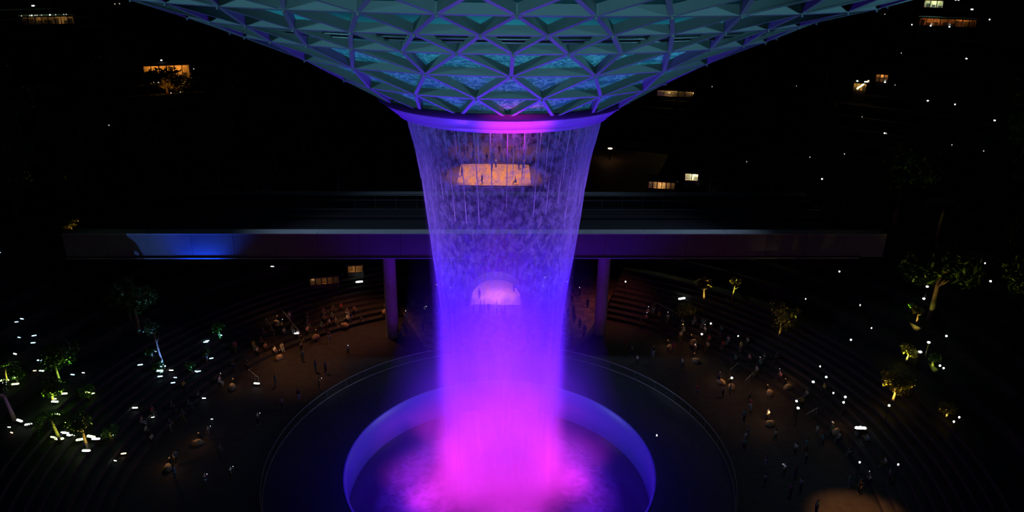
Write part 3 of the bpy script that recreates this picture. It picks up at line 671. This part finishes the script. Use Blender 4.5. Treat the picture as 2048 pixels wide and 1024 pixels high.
for px, py, s, l in ((11, 768, 1.1, 'g'), (11, 774, 1.2, 'w'), (32, 774, .9, 'g'), (32, 761, .8, 'g'), (121, 784, 1.1, 'w'), (129, 793, .9, 'g'), (111, 809, .9, 'w'), (109, 802, .7, 'g'), (116, 833, .7, 'g'), (107, 879, .7, 'g'), (131, 872, 1.0, 'w'), (143, 878, 1.0, 'w'), (120, 885, 1.1, 'g'), (154, 849, .7, 'w'), (166, 856, .4, 'w'), (165, 893, 1.1, 'g'), (184, 881, 1.2, 'g'), (194, 888, 1.0, 'w'), (174, 908, 1.0, 'w'), (178, 796, .7, 'g'), (185, 791, .6, 'g'), (230, 876, .5, 'w'), (248, 911, .6, 'm'), (231, 924, .4, 'w'), (41, 848, 1.0, 'w'), (58, 854, .8, 'w'), (19, 857, .4, 'w'), (24, 868, .4, 'm'), (86, 753, .7, 'w'), (80, 725, .7, 'b'), (72, 709, .6, 'b'), (35, 727, .6, 'w'), (39, 678, .5, 'b'), (69, 675, .6, 'b'), (37, 660, .5, 'b'), (48, 655, .6, 'b'), (146, 753, .6, 'b'), (167, 748, .4, 'w'), (70, 744, .4, 'm'), (107, 706, .3, 'b'), (1, 522, .6, 'b')):
    lp.append((px, py)); lamp(px, py, s, {'g': 'lens_green', 'w': 'lens_white', 'b': 'lens_blue', 'm': 'lens_warm'}[l], *garden_txt(px, py, s, l))
LB = ('pale blue garden lamp by the blue-lit tree at the left', 'garden lamps by the blue-lit tree')
for px, py, s, l in ((282, 738, .7, 'b'), (309, 707, .7, 'b'), (326, 738, .9, 'b'), (321, 749, .9, 'b'), (321, 757, .7, 'b'), (343, 744, .6, 'w'), (347, 771, .6, 'b'), (412, 688, .7, 'b'), (415, 685, .6, 'b'), (441, 674, .7, 'b'), (424, 725, .6, 'b'), (393, 747, .7, 'b'), (398, 746, .6, 'b'), (271, 820, .7, 'w'), (408, 800, .6, 'w'), (306, 837, .4, 'w'), (424, 840, .3, 'w'), (351, 758, .5, 'b')):
    lp.append((px, py)); lamp(px, py, s, 'lens_blue' if l == 'b' else 'lens_white', *LB)
LR = ('small white lantern on a slim post in the dark garden at the right', 'lanterns in the right garden')
for px, py, s in ((1673, 548, 1), (1843, 595, 1.5), (1840, 603, 1.5), (1694, 690, 1), (1736, 661, .6), (1884, 678, 1.1), (1846, 703, 1.6), (1832, 709, 1.9), (1871, 737, 1), (1878, 742, .9), (1634, 737, .7), (1646, 758, 1.2), (1619, 774, 1.4), (1587, 806, 1.2), (1590, 820, 1.5), (1680, 809, 1.1), (1682, 805, 1.2), (1660, 790, .8), (1770, 816, 1.1), (1897, 851, .8), (1908, 841, .8), (1787, 934, .7), (1711, 929, .8), (1972, 570, 1.2), (1923, 532, .6), (1961, 535, .6), (1712, 624, .6), (2041, 778, .6), (1606, 602, .5), (1238, 514, .7), (1249, 566, .9), (1418, 650, 1.0), (1400, 671, 1.2), (1459, 759, 1.3), (1472, 675, .7), (1310, 873, .6)):
    lp.append((px, py)); q = 'by the yellow crowns' if 1780 < px < 1890 and py < 760 else 'in the right crowd' if px < 1690 and py > 730 or px < 1480 else 'at the far right' if px > 1890 else 'on the mid right slope' if py < 720 else 'below the golden tree'
    dot_lamp(px, py, s, 'lens_white', '%s white lantern on a slim post %s' % ('bright' if s > 1.1 else 'small', q), 'lanterns ' + q)
LT = ('tiny lantern far off on the dark slope at the upper right', 'lanterns on the upper right slope')
for px, py, s in ((1935, 42, 2.2), (1912, 8, 1.6), (1906, 8, 1.6), (1817, 66, 1), (1854, 70, 1.2), (1892, 68, 1.2), (1972, 53, 1), (1796, 122, .7), (1924, 138, 1.4), (1847, 222, 1.3), (1900, 233, .9), (1982, 249, 1.3), (1896, 302, .6), (1958, 318, .6), (1638, 371, 1.2), (1616, 317, .7), (1684, 314, .7), (1490, 328, .6), (1710, 169, 1.4), (1725, 175, 1.4), (1765, 171, 1.2), (1422, 175, .7), (1589, 178, .4), (1784, 182, .5), (1718, 247, .5), (1762, 282, 1.0), (1767, 275, .7), (1763, 48, .7), (1772, 20, 1)):
    lp.append((px, py)); dot_lamp(px, py, s, 'lens_white' if s > .85 else 'lens_dim', *LT)
o, g = dot_lamp(1219, 301, 4.2, 'lens_warm', 'round warm globe lamp shining alone just right of the waterfall', None); lp.append((1219, 301)); point('globe_glow', (g.x, g.y-.8, g.z+2.5), 10, WARM, .2)
LL = ('tiny lantern far off on the dark slope at the upper left', 'lanterns on the upper left slope')
for px, py, s in ((72, 23, 2.4), (180, 13, 1.0), (234, 16, .9), (243, 15, .9), (329, 143, 1.4), (223, 258, .7), (398, 55, .5), (346, 193, .7), (366, 201, .5), (77, 47, .9), (90, 47, .9), (68, 54, .9), (72, 54, 1), (51, 52, .7), (108, 53, 1.1), (119, 52, .8), (135, 50, .8), (140, 50, .8), (82, 52, .8), (392, 152, .8), (385, 152, .8), (311, 171, .8), (321, 172, .8), (434, 404, .9)):
    lp.append((px, py)); dot_lamp(px, py, s, 'lens_white' if s > .95 else 'lens_dim', *LL)
for px, py, s, wh in ((719, 570, 1.3, 'wide white lamp below the lit pavilions on the left'), (1363, 604, 1.4, 'wide white lamp on the slope right of the right column'), (594, 676, .8, 'small white lamp among the seated crowd on the left'), (514, 772, .9, 'small white lamp low among the crowd at the left'), (1719, 866, 1.5, 'wide white lamp right of the lower right crowd'), (545, 536+0, .6, 'faint white lamp above the left pavilions')):
    lp.append((px, py)); lamp(px, py, s, 'lens_white', wh, None)
# warm low bollards with their pools of light on boulders
bol = None
for px, py in ((555, 643), (633, 675), (560, 712), (770, 622), (1335, 692), (1382, 684), (1388, 718), (1437, 760), (1458, 770), (1534, 782), (1533, 842), (1665, 858), (398, 880), (340, 930), (467, 770), (1570, 770), (690, 648)):
    g = ground(px, py); o = empty('bollard'); side = 'left' if px < 1000 else 'right'
    MB().tube([(0, 0, 0), (0, 0, .75)], .07, 8).build('post', 'fixture', o); MB().tube([(0, 0, .75), (0, 0, .80), (0, 0, .92)], [.10, .14, .02], 10).build('hood', 'fixture', o)
    o.location = g + Vector((0, .1, 0)); tag(o, 'short warm bollard lamp in the %s half of the crowd' % side, 'bollard', 'bollards in the %s crowd' % side)
    b = MB(); b.ball((0, 0, .12), .62, .42, .42, 14); rock = b.build('boulder', 'boulder', smooth=True)
    for v in rock.data.vertices: v.co *= 1 + .12*math.sin(v.co.x*9+px) * math.cos(v.co.z*7+v.co.y*5)
    rock.location = g + Vector((.1, -.75, 0)); rock.rotation_euler = (0, 0, random.random()*3); tag(rock, 'rounded boulder lit warm by a bollard in the %s crowd' % side, 'boulder', 'lit boulders in the %s crowd' % side)
    point('bollard_light', (g.x, g.y-.12, g.z+1.15), 17, (1.0, .45, .16), .06)
# pale slanting handrails of the terrace stairs
for (ax, ay), (bx, by), wh in (((567, 622), (596, 662), 'pale slanting handrail on the left terrace, upper one'), ((533, 637), (550, 668), 'short pale slanting handrail furthest left on the left terrace'), ((498, 740), (518, 756), 'pale slanting handrail low on the left terrace'), ((1310, 604), (1345, 622), 'pale handrail on the right terrace by the column'), ((1400, 655), (1411, 640), 'short pale handrail on the upper right terrace'), ((1459, 740), (1474, 727), 'pale slanting handrail amid the right crowd, upper'), ((1489, 762), (1504, 747), 'pale slanting handrail amid the right crowd, lower'), ((1590, 802), (1607, 793), 'pale handrail beside the lantern in the right crowd'), ((1611, 830), (1632, 818), 'pale handrail lowest on the right garden steps')):
    A = ground(ax, ay+12); B = ground(bx, by+12); o = empty('handrail'); A.z += 0; n = 3
    up = Vector((0, 0, .95)); MB().tube([A+up, B+up], .03, 8).build('top_rail', 'rail_pale', o) if 'rail_pale' in M else (mat('rail_pale', (.62, .62, .6), .4), MB().tube([A+up, B+up], .03, 8).build('top_rail', 'rail_pale', o))
    for k in range(n+1):
        P = A.lerp(B, k/n); MB().tube([Vector((P.x, P.y, hxy(P.x, P.y)-.05)), P+up], .022, 6).build('post', 'rail_steel', o)
    tag(o, wh, 'handrail')

# ---------------------------------------------------------------- trees
def leaves(b, c, rx, ry, rz, n, size, rnd, shell=.55):
    for _ in range(n):
        while True:
            v = Vector((rnd.uniform(-1, 1), rnd.uniform(-1, 1), rnd.uniform(-1, 1)))
            if shell*rnd.random() < v.length < 1: break
        p = Vector(c) + Vector((v.x*rx, v.y*ry, v.z*rz)); a = Vector((rnd.gauss(0, 1), rnd.gauss(0, 1), rnd.gauss(0, .6))).normalized(); q = a.cross(Vector((rnd.gauss(0, .4), rnd.gauss(0, .4), 1))).normalized(); s = size*rnd.uniform(.6, 1.3)
        up = a.cross(q)*s*.18
        b.add([p - a*s, p + q*s*.42 + up, p + a*s, p - q*s*.42 + up], [(0, 1, 2), (0, 2, 3)])
def trunk_mb(h, r, rnd, lean=(0, 0), branches=4):
    b = MB(); top = Vector((lean[0], lean[1], h)); pts = [Vector((0, 0, 0)), Vector((lean[0]*.25+rnd.uniform(-.1, .1), lean[1]*.25, h*.35)), Vector((lean[0]*.6, lean[1]*.6+rnd.uniform(-.1, .1), h*.7)), top]
    b.tube(pts, [r, r*.8, r*.65, r*.35], 10)
    for k in range(branches):
        a = rnd.uniform(0, 6.28); p = pts[1].lerp(top, rnd.uniform(.35, .95)); e = p + Vector((math.cos(a)*h*.24, math.sin(a)*h*.24, h*.2)); b.tube([p, p.lerp(e, .5)+Vector((0, 0, -.05)), e], [r*.4, r*.28, r*.12], 6)
    return b
def broadleaf(name, h, cr, rnd, n=700, size=.22, m='leaf', lean=(0, 0), r=.14):
    o = empty(name); trunk_mb(h, r, rnd, lean).build('trunk', 'bark', o, smooth=True); b = MB()
    for k in range(7):
        a = rnd.uniform(0, 6.28); d = cr*rnd.uniform(.2, .62); leaves(b, (lean[0]+d*math.cos(a), lean[1]+d*math.sin(a), h+rnd.uniform(-.25, .5)*cr), cr*.5, cr*.5, cr*.38, n//7, size, rnd)
    b.build('foliage', m, o); return o
def fern(name, h, fl, rnd, nf=13, m='leaf', lean=(0, 0), r=.13):
    o = empty(name); trunk_mb(h, r, rnd, lean, 0).build('trunk', 'bark', o, smooth=True); top = Vector((lean[0], lean[1], h))
    for k in range(nf):
        a = 2*PI*k/nf + rnd.uniform(-.15, .15); D = Vector((math.cos(a), math.sin(a), 0)); S = Vector((-math.sin(a), math.cos(a), 0)); b = MB(); pts = [top + D*fl*t + Vector((0, 0, fl*(.55*t - .95*t*t))) for t in [i/9 for i in range(10)]]
        b.tube(pts, [.03-.0025*i for i in range(10)], 5)
        for i in range(1, 10):
            for s in (-1, 1):
                w = fl*.24*math.sin(PI*(i+.6)/10.6); p = pts[i]; b.add([p - D*.06*fl/2, p + S*s*w + D*.05 - Vector((0, 0, .06)), p + D*.035*fl], [(0, 1, 2)])
        b.build('frond', m, o)
    return o
rnd = random.Random(11)
def uplight(o, tgt_h, power, col, off=(.7, -1.3), deg=75):
    power *= 15 if o.location.x > 0 else 10; tgt_h += .7
    g = o.location; d = Vector((-g.x, -g.y, 0)).normalized()*.9 + Vector((-g.x, -64.4-g.y, 0)).normalized(); d = d.normalized()*math.hypot(*off)*.9
    spot('tree_uplight', (g.x+d.x, g.y+d.y, max(hxy(g.x+d.x, g.y+d.y), g.z-1.6)+.35), (g.x, g.y, g.z+tgt_h), power, col, deg, .8, .1)
YG = (.72, 1.0, .10); YL = (1.0, .72, .12); BL = (.12, .30, 1.0); PU = (.35, .22, 1.0)
def put(o, px, py, label, cat='tree'): o.location = ground(px, py); tag(o, label, cat); return o
t = put(fern('tree_fern', 2.9, 2.0, rnd, 13, lean=(-.8, .3), r=.19), 122, 886, 'green-lit tree fern with a slanting trunk between white lamps, lower left'); uplight(t, 2.6, 160, YG)
t = put(broadleaf('garden_tree', 3.2, 1.7, rnd, 600, .20, lean=(-.6, .2), r=.17), 178, 899, 'small lit tree with brown trunk, lowest of the lower left garden'); uplight(t, 2.4, 110, YL)
t = put(broadleaf('garden_tree', 1.9, 1.5, rnd, 650, .24), 108, 808, 'bushy tree glowing yellow-green above the tree fern, lower left'); uplight(t, 1.5, 230, YG)
t = put(broadleaf('garden_tree', 4.4, 2.4, rnd, 900, .26), 125, 786, 'taller dim green tree behind the glowing bushy tree, lower left'); uplight(t, 3.6, 120, (.35, 1.0, .15))
t = put(fern('palm', 2.6, 1.9, rnd, 7, lean=(.1, .2), r=.10), 18, 778, 'yellow-green palm with bare splayed fronds at the left edge'); uplight(t, 2.0, 130, YG)
t = put(broadleaf('garden_tree', 3.6, 1.2, rnd, 260, .2, lean=(-.9, .3), r=.24), 30, 842, 'slanting violet-lit trunk of a sparse tree at the left edge'); uplight(t, 1.3, 260, PU)
t = put(broadleaf('garden_tree', 5.0, 1.5, rnd, 200, .2, lean=(-.8, .3), r=.15), 329, 738, 'thin bare tree with a blue-lit trunk, left of the crowd'); uplight(t, 1.6, 420, BL, deg=60)
t = put(broadleaf('shrub', .8, .7, rnd, 240, .16), 305, 716, 'small blue-lit shrub beside the thin blue-lit tree', 'shrub'); uplight(t, .8, 30, BL, (.3, -.8))
t = put(broadleaf('shrub', .7, .8, rnd, 240, .16), 318, 744, 'small pale green shrub at the foot of the blue-lit trunk', 'shrub'); uplight(t, .7, 20, (.3, 1, .6), (.3, -.8))
t = put(broadleaf('garden_tree', 1.7, 1.1, rnd, 300, .18), 441, 682, 'small teal-lit tree highest by the left crowd'); uplight(t, 1.5, 35, (.1, 1.0, .6))
t = put(broadleaf('shrub', 1.0, .8, rnd, 240, .16), 414, 722, 'blue-tinted shrub between two pale blue lamps left of the crowd', 'shrub'); uplight(t, 1, 22, (.1, .3, 1.0), (.3, -.8))
t = put(broadleaf('shrub', 1.0, .8, rnd, 240, .16), 384, 748, 'teal-tinted shrub lowest of the blue-lit plants at the left', 'shrub'); uplight(t, 1, 22, (.1, .9, .7), (.3, -.8))
t = put(broadleaf('shrub', 1.0, .9, rnd, 300, .16), 223, 880, 'dim green shrub right of the lit lower left trees', 'shrub'); uplight(t, 1, 26, YG, (.3, -.8))
t = put(broadleaf('shrub', .9, .9, rnd, 300, .16), 178, 800, 'green shrub above the brown-trunked tree at the lower left', 'shrub'); uplight(t, .9, 22, YG, (.3, -.8))
t = put(broadleaf('shrub', 1.0, 1.0, rnd, 300, .2), 36, 768, 'green-lit shrub beside the splayed palm at the left edge', 'shrub'); uplight(t, .9, 25, (.4, 1, .15), (.3, -.8))
# right garden
t = put(broadleaf('garden_tree', 2.4, 2.2, rnd, 1100, .2, 'leaf_lit_yellow'), 1786, 800, 'golden-lit bushy tree, largest lit crown on the right'); uplight(t, 1.2, 330, YL, (1.6, -2.4), 56)
t = put(broadleaf('garden_tree', 1.6, 1.1, rnd, 500, .18, 'leaf_lit_yellow'), 1812, 728, 'bright yellow crown beside two white lanterns on the right'); uplight(t, .9, 170, (.9, 1.0, .15), (1.1, -1.4), 56)
t = put(broadleaf('garden_tree', 1.8, .9, rnd, 350, .17, 'leaf_lit_yellow'), 1832, 648, 'small yellow-lit tree above the golden tree on the right'); uplight(t, 1.7, 60, YL)
t = put(broadleaf('shrub', .9, .6, rnd, 160, .2), 1820, 624, 'pale green shrub below the pair of lanterns on the right', 'shrub'); uplight(t, .9, 16, YG, (.3, -.8))
t = put(broadleaf('shrub', .9, .6, rnd, 160, .2), 1822, 552, 'lone yellow-green shrub highest in the right garden', 'shrub'); uplight(t, .9, 5, YG, (.3, -.8))
t = put(broadleaf('shrub', 1.1, .8, rnd, 200, .2), 1864, 738, 'green-lit shrub just right of the bright yellow crown', 'shrub'); uplight(t, 1, 24, YG, (.3, -.8))
t = put(broadleaf('shrub', 1.4, 1.1, rnd, 280, .2, 'leaf_lit_yellow'), 1893, 838, 'dim yellow shrub lowest in the right garden', 'shrub'); uplight(t, 1.2, 30, YL, (.3, -.8))
t = put(broadleaf('garden_tree', 2.8, 1.0, rnd, 330, .26, 'leaf_lit_yellow', lean=(.3, 0)), 1463, 600, 'narrow yellow-lit tree alone right of the columns, under the bridge line'); uplight(t, 2.0, 110, (.9, 1.0, .1), (.8, -1.2), 50)
t = put(broadleaf('garden_tree', 2.3, 1.2, rnd, 60, .62, 'leaf_lit_yellow', lean=(-.3, 0)), 1408, 602, 'small tree with few large amber-lit leaves left of the narrow yellow tree'); uplight(t, 2.2, 60, YL, (.8, -1.2))
t = put(broadleaf('garden_tree', 2.6, 2.4, rnd, 420, .22, 'leaf_lit_yellow'), 1558, 672, 'sparse dim yellow tree behind the right crowd'); uplight(t, 2.4, 30, YL)
t = put(broadleaf('shrub', 1.1, 1.6, rnd, 420, .2, 'leaf_lit_yellow'), 1370, 636, 'low amber-lit hedge plant under the wide white lamp on the right', 'shrub'); uplight(t, .9, 22, YL, (.3, -1.4))
t = put(broadleaf('shrub', 1.0, .9, rnd, 240, .2, 'leaf_lit_yellow'), 1590, 640, 'yellow-lit shrub at the right of the sparse dim tree', 'shrub'); uplight(t, .9, 16, YG, (.3, -.8))
t = put(broadleaf('shrub', .9, 1.0, rnd, 240, .2, 'leaf_lit_yellow'), 148, 480, 'few amber-lit leaves at the left end of the bridge', 'shrub'); uplight(t, .9, 30, YL, (.3, -.8))
t = put(broadleaf('shrub', .9, .9, rnd, 240, .2), 184, 496, 'faint grey-green shrub below the left end of the bridge', 'shrub'); uplight(t, .9, 8, (.6, .6, 1), (.3, -.8))
t = put(fern('palm', 3.2, 2.4, rnd, 15, lean=(.2, 0), r=.16), 1950, 560, 'large dark palm on the right slope'); 
# dark forest over the valley slopes: each tree stands clear of the lamps and lit crowns
dark = [broadleaf('forest_tree', 5.5, 3.4, rnd, 1500, .42, r=.26), broadleaf('forest_tree', 4.0, 2.7, rnd, 1200, .36, r=.2), fern('forest_palm', 4.5, 3.0, rnd, 15, r=.2)]
dk = [[c for c in C.objects if c.parent == o] for o in dark]; first = [True]*3; nd = 0; spots_t = []
lit = lp + [(122, 850), (108, 790), (178, 870), (18, 750), (30, 820), (329, 700), (441, 670), (1786, 760), (1812, 708), (1832, 635), (1463, 570), (1408, 580), (1558, 650), (150, 470), (1360, 370), (1320, 375), (1370, 188), (340, 160), (310, 160), (1735, 180), (1890, 62), (80, 30), (655, 560), (705, 545), (640, 565), (1430, 630), (1290, 600)]
tries = 0
while nd < 64 and tries < 4000:
    tries += 1; side = rnd.choice((-1, 1)); th = side*rnd.uniform(.44, 1.75); r = rnd.uniform(49, 100); x = r*math.sin(th); y = r*math.cos(th); z = hxy(x, y); k = rnd.choice((0, 0, 1, 1, 2)); px, py, d = project((x, y, z + 4.5))
    if not (-20 < px < 2068 and -20 < py < 1044): continue
    rad = 4.6*FPX/d
    if any(abs(px-a) < rad and -rad*1.5 < (c-py) < rad*1.7 for a, c in lit): continue
    if any(math.hypot(x-a, y-c) < 5 for a, c in spots_t): continue
    if 20 < y < 46 and abs(x) < 58: continue
    o = dark[k] if first[k] else copy_tree(dark[k], dk[k]); first[k] = False; nd += 1; spots_t.append((x, y))
    o.location = (x, y, z); o.rotation_euler = (0, 0, rnd.uniform(0, 6.28)); s = rnd.uniform(.8, 1.2); o.scale = (s, s, s)
    kind = 'forest tree' if k < 2 else 'palm'; sd = 'left' if x < 0 else 'right'; far = 'upper' if py < 380 else 'lower'
    tag(o, '%s %s almost black on the %s %s slope' % (['tall dark', 'mid-sized dark', 'dark'][k], kind, far, sd), 'tree', '%s %ss on the %s %s slope' % (['tall', 'mid-sized', 'dark'][k], kind, far, sd))
for k in range(3):
    if first[k]:
        for c in dk[k]: bpy.data.objects.remove(c)
        bpy.data.objects.remove(dark[k])
# trees that close off the two ends of the bridge
for x, y, s, lb in ((53, 18.5, 1.4, 'dark tree in front of the right end of the bridge'), (57, 38, 1.5, 'dark tree behind the right end of the bridge'), (-45, 19, .95, 'dark tree rising in front of the left part of the bridge')):
    o = broadleaf('forest_tree', 5.5, 3.4, rnd, 1500, .4, r=.26); o.location = (x, y, hxy(x, y)); o.scale = (s,)*3; tag(o, lb, 'tree')

# ---------------------------------------------------------------- lit pavilions on the slopes
def pavilion(px, py, wpx, hpx, bays, power, label, col=(1.0, .27, .06), depth=3.0, lamp_c=None, awning=False):
    g = ground(px, py); d = (g-Vector(CAM)).dot(fw); W = wpx*d/FPX; H = max(2.0, hpx*d/FPX*1.05); o = empty('pavilion', g, -math.atan2(g.x, g.y+64.4)); base = -1.5
    MB().box(-W/2, W/2, .1, depth, base, .08).build('floor_slab', 'cafe_roof', o)
    MB().box(-W/2, W/2, depth-.12, depth, .08, H).build('back_wall', 'cafe_wall', o)
    for s in (-1, 1): MB().box(s*W/2-.08, s*W/2+.08, 0, depth, .08, H).build('side_wall', 'cafe_roof', o)
    MB().box(-W/2-.4, W/2+.4, -.8, depth+.3, H, H+.22).build('roof', 'cafe_roof', o)
    MB().box(-W/2+.1, W/2-.1, .03, .05, .75, H-.05).build('glazing', 'clear_glass', o)
    MB().box(-W/2, W/2, 0, .12, .08, .72).build('sill_wall', 'cafe_roof', o)
    for k in range(bays+1):
        x = -W/2 + W*k/bays; MB().box(x-.07, x+.07, -.05, .1, .08, H).build('mullion', 'fixture', o)
    rn = random.Random(px)
    for k in range(bays):
        x = -W/2 + W*(k+rn.uniform(.25, .75))/bays; hh = rn.uniform(.9, 1.6); MB().box(x-.35, x+.35, 1.2, 1.9, .08, .08+hh).build('counter', 'fixture', o)
    f = Matrix.Rotation(o.rotation_euler.z, 3, 'Z'); m_ = max(1, round(W/5))
    for k in range(m_): q = f @ Vector((-W/2+W*(k+.5)/m_, depth*.45, H-.5)); point('pavilion_lamp', g+q, power*2.6/m_, col, .15)
    tag(o, label, 'pavilion'); return o
pavilion(650, 577, 56, 13, 5, 120, 'low lit pavilion with dull orange windows, lower of two behind the left plaza', (1, .24, .05))
pavilion(712, 558, 30, 18, 2, 260, 'small bright pavilion with orange windows just left of the left column')
pavilion(1362, 200, 96, 14, 7, 520, 'long lit pavilion with amber windows under the right edge of the funnel', (1, .36, .11))
pavilion(340, 182, 84, 34, 6, 420, 'orange-lit pavilion behind foliage on the upper left slope', (1, .24, .04))
pavilion(1322, 385, 52, 19, 6, 2200, 'bright pavilion behind dark plants just above the bridge, right', (1, .32, .09))
pavilion(1380, 385, 26, 19, 2, 1200, 'small bright kiosk just above the bridge, right of the long lit one', (1, .6, .3))
pavilion(1890, 68, 100, 7, 8, 160, 'long dim red-lit pavilion on the upper right slope', (1, .20, .05))
pavilion(1716, 194, 24, 14, 2, 160, 'orange-lit kiosk on the right slope, left of two', (1, .35, .08))
pavilion(1760, 176, 22, 7, 3, 120, 'low red-lit kiosk on the right slope, right of two', (1, .25, .06))
pavilion(80, 10, 40, 22, 3, 700, 'pale yellow lit pavilion at the top left corner', (1, .85, .45))
pavilion(100, 58, 90, 8, 8, 90, 'very dim low pavilion beneath the bright lantern at the top left', (1, .35, .12))
pavilion(1862, 34, 34, 10, 3, 200, 'pale dim pavilion at the top right above the long red one', (1, .85, .6))
# slanting tube light on the kiosk
A = ground(1706, 192); q = (A-Vector(CAM)).length; o = empty('tube_light'); P0 = A+Vector((0, -1.0, 1.0)); P1 = P0+Vector((1.9, 0, 1.5)); MB().tube([P0, P1], .11, 8).build('tube', 'lens_warm', o); MB().tube([Vector((P0.x, P0.y, hxy(P0.x, P0.y))), P0], .05, 6).build('post', 'fixture', o); MB().tube([Vector((P1.x, P1.y, hxy(P1.x, P1.y))), P1], .05, 6).build('post', 'fixture', o); tag(o, 'slanting warm tube light before the orange kiosk on the right slope', 'light')
# foliage screening the lit pavilions
for i, (px, py, s, lb) in enumerate(((345, 186, 1.9, 'leafy shrub lit orange before the upper left pavilion, middle one'), (306, 184, 1.8, 'leafy shrub lit orange before the upper left pavilion, left one'), (378, 184, 1.9, 'leafy shrub lit orange before the upper left pavilion, right one'), (1312, 391, .8, 'dark leafy shrub before the bright pavilion above the bridge, left one'), (1342, 391, .7, 'dark leafy shrub before the bright pavilion above the bridge, right one'), (1350, 203, .8, 'dark shrub before the long amber pavilion'))):
    o = broadleaf('shrub', 1.4, 1.5, rnd, 210, .34, 'leaf_lit_yellow'); o.location = ground(px, py) + Vector((0, -2.2, -.4)); o.location.z = hxy(o.location.x, o.location.y); o.scale = (s,)*3; tag(o, lb, 'shrub')
t = spot('shrub_light', ground(345, 190)+Vector((1, -4, .5)), ground(345, 178)+Vector((0, -1, 1.2)), 260, (1, .40, .08), 50)
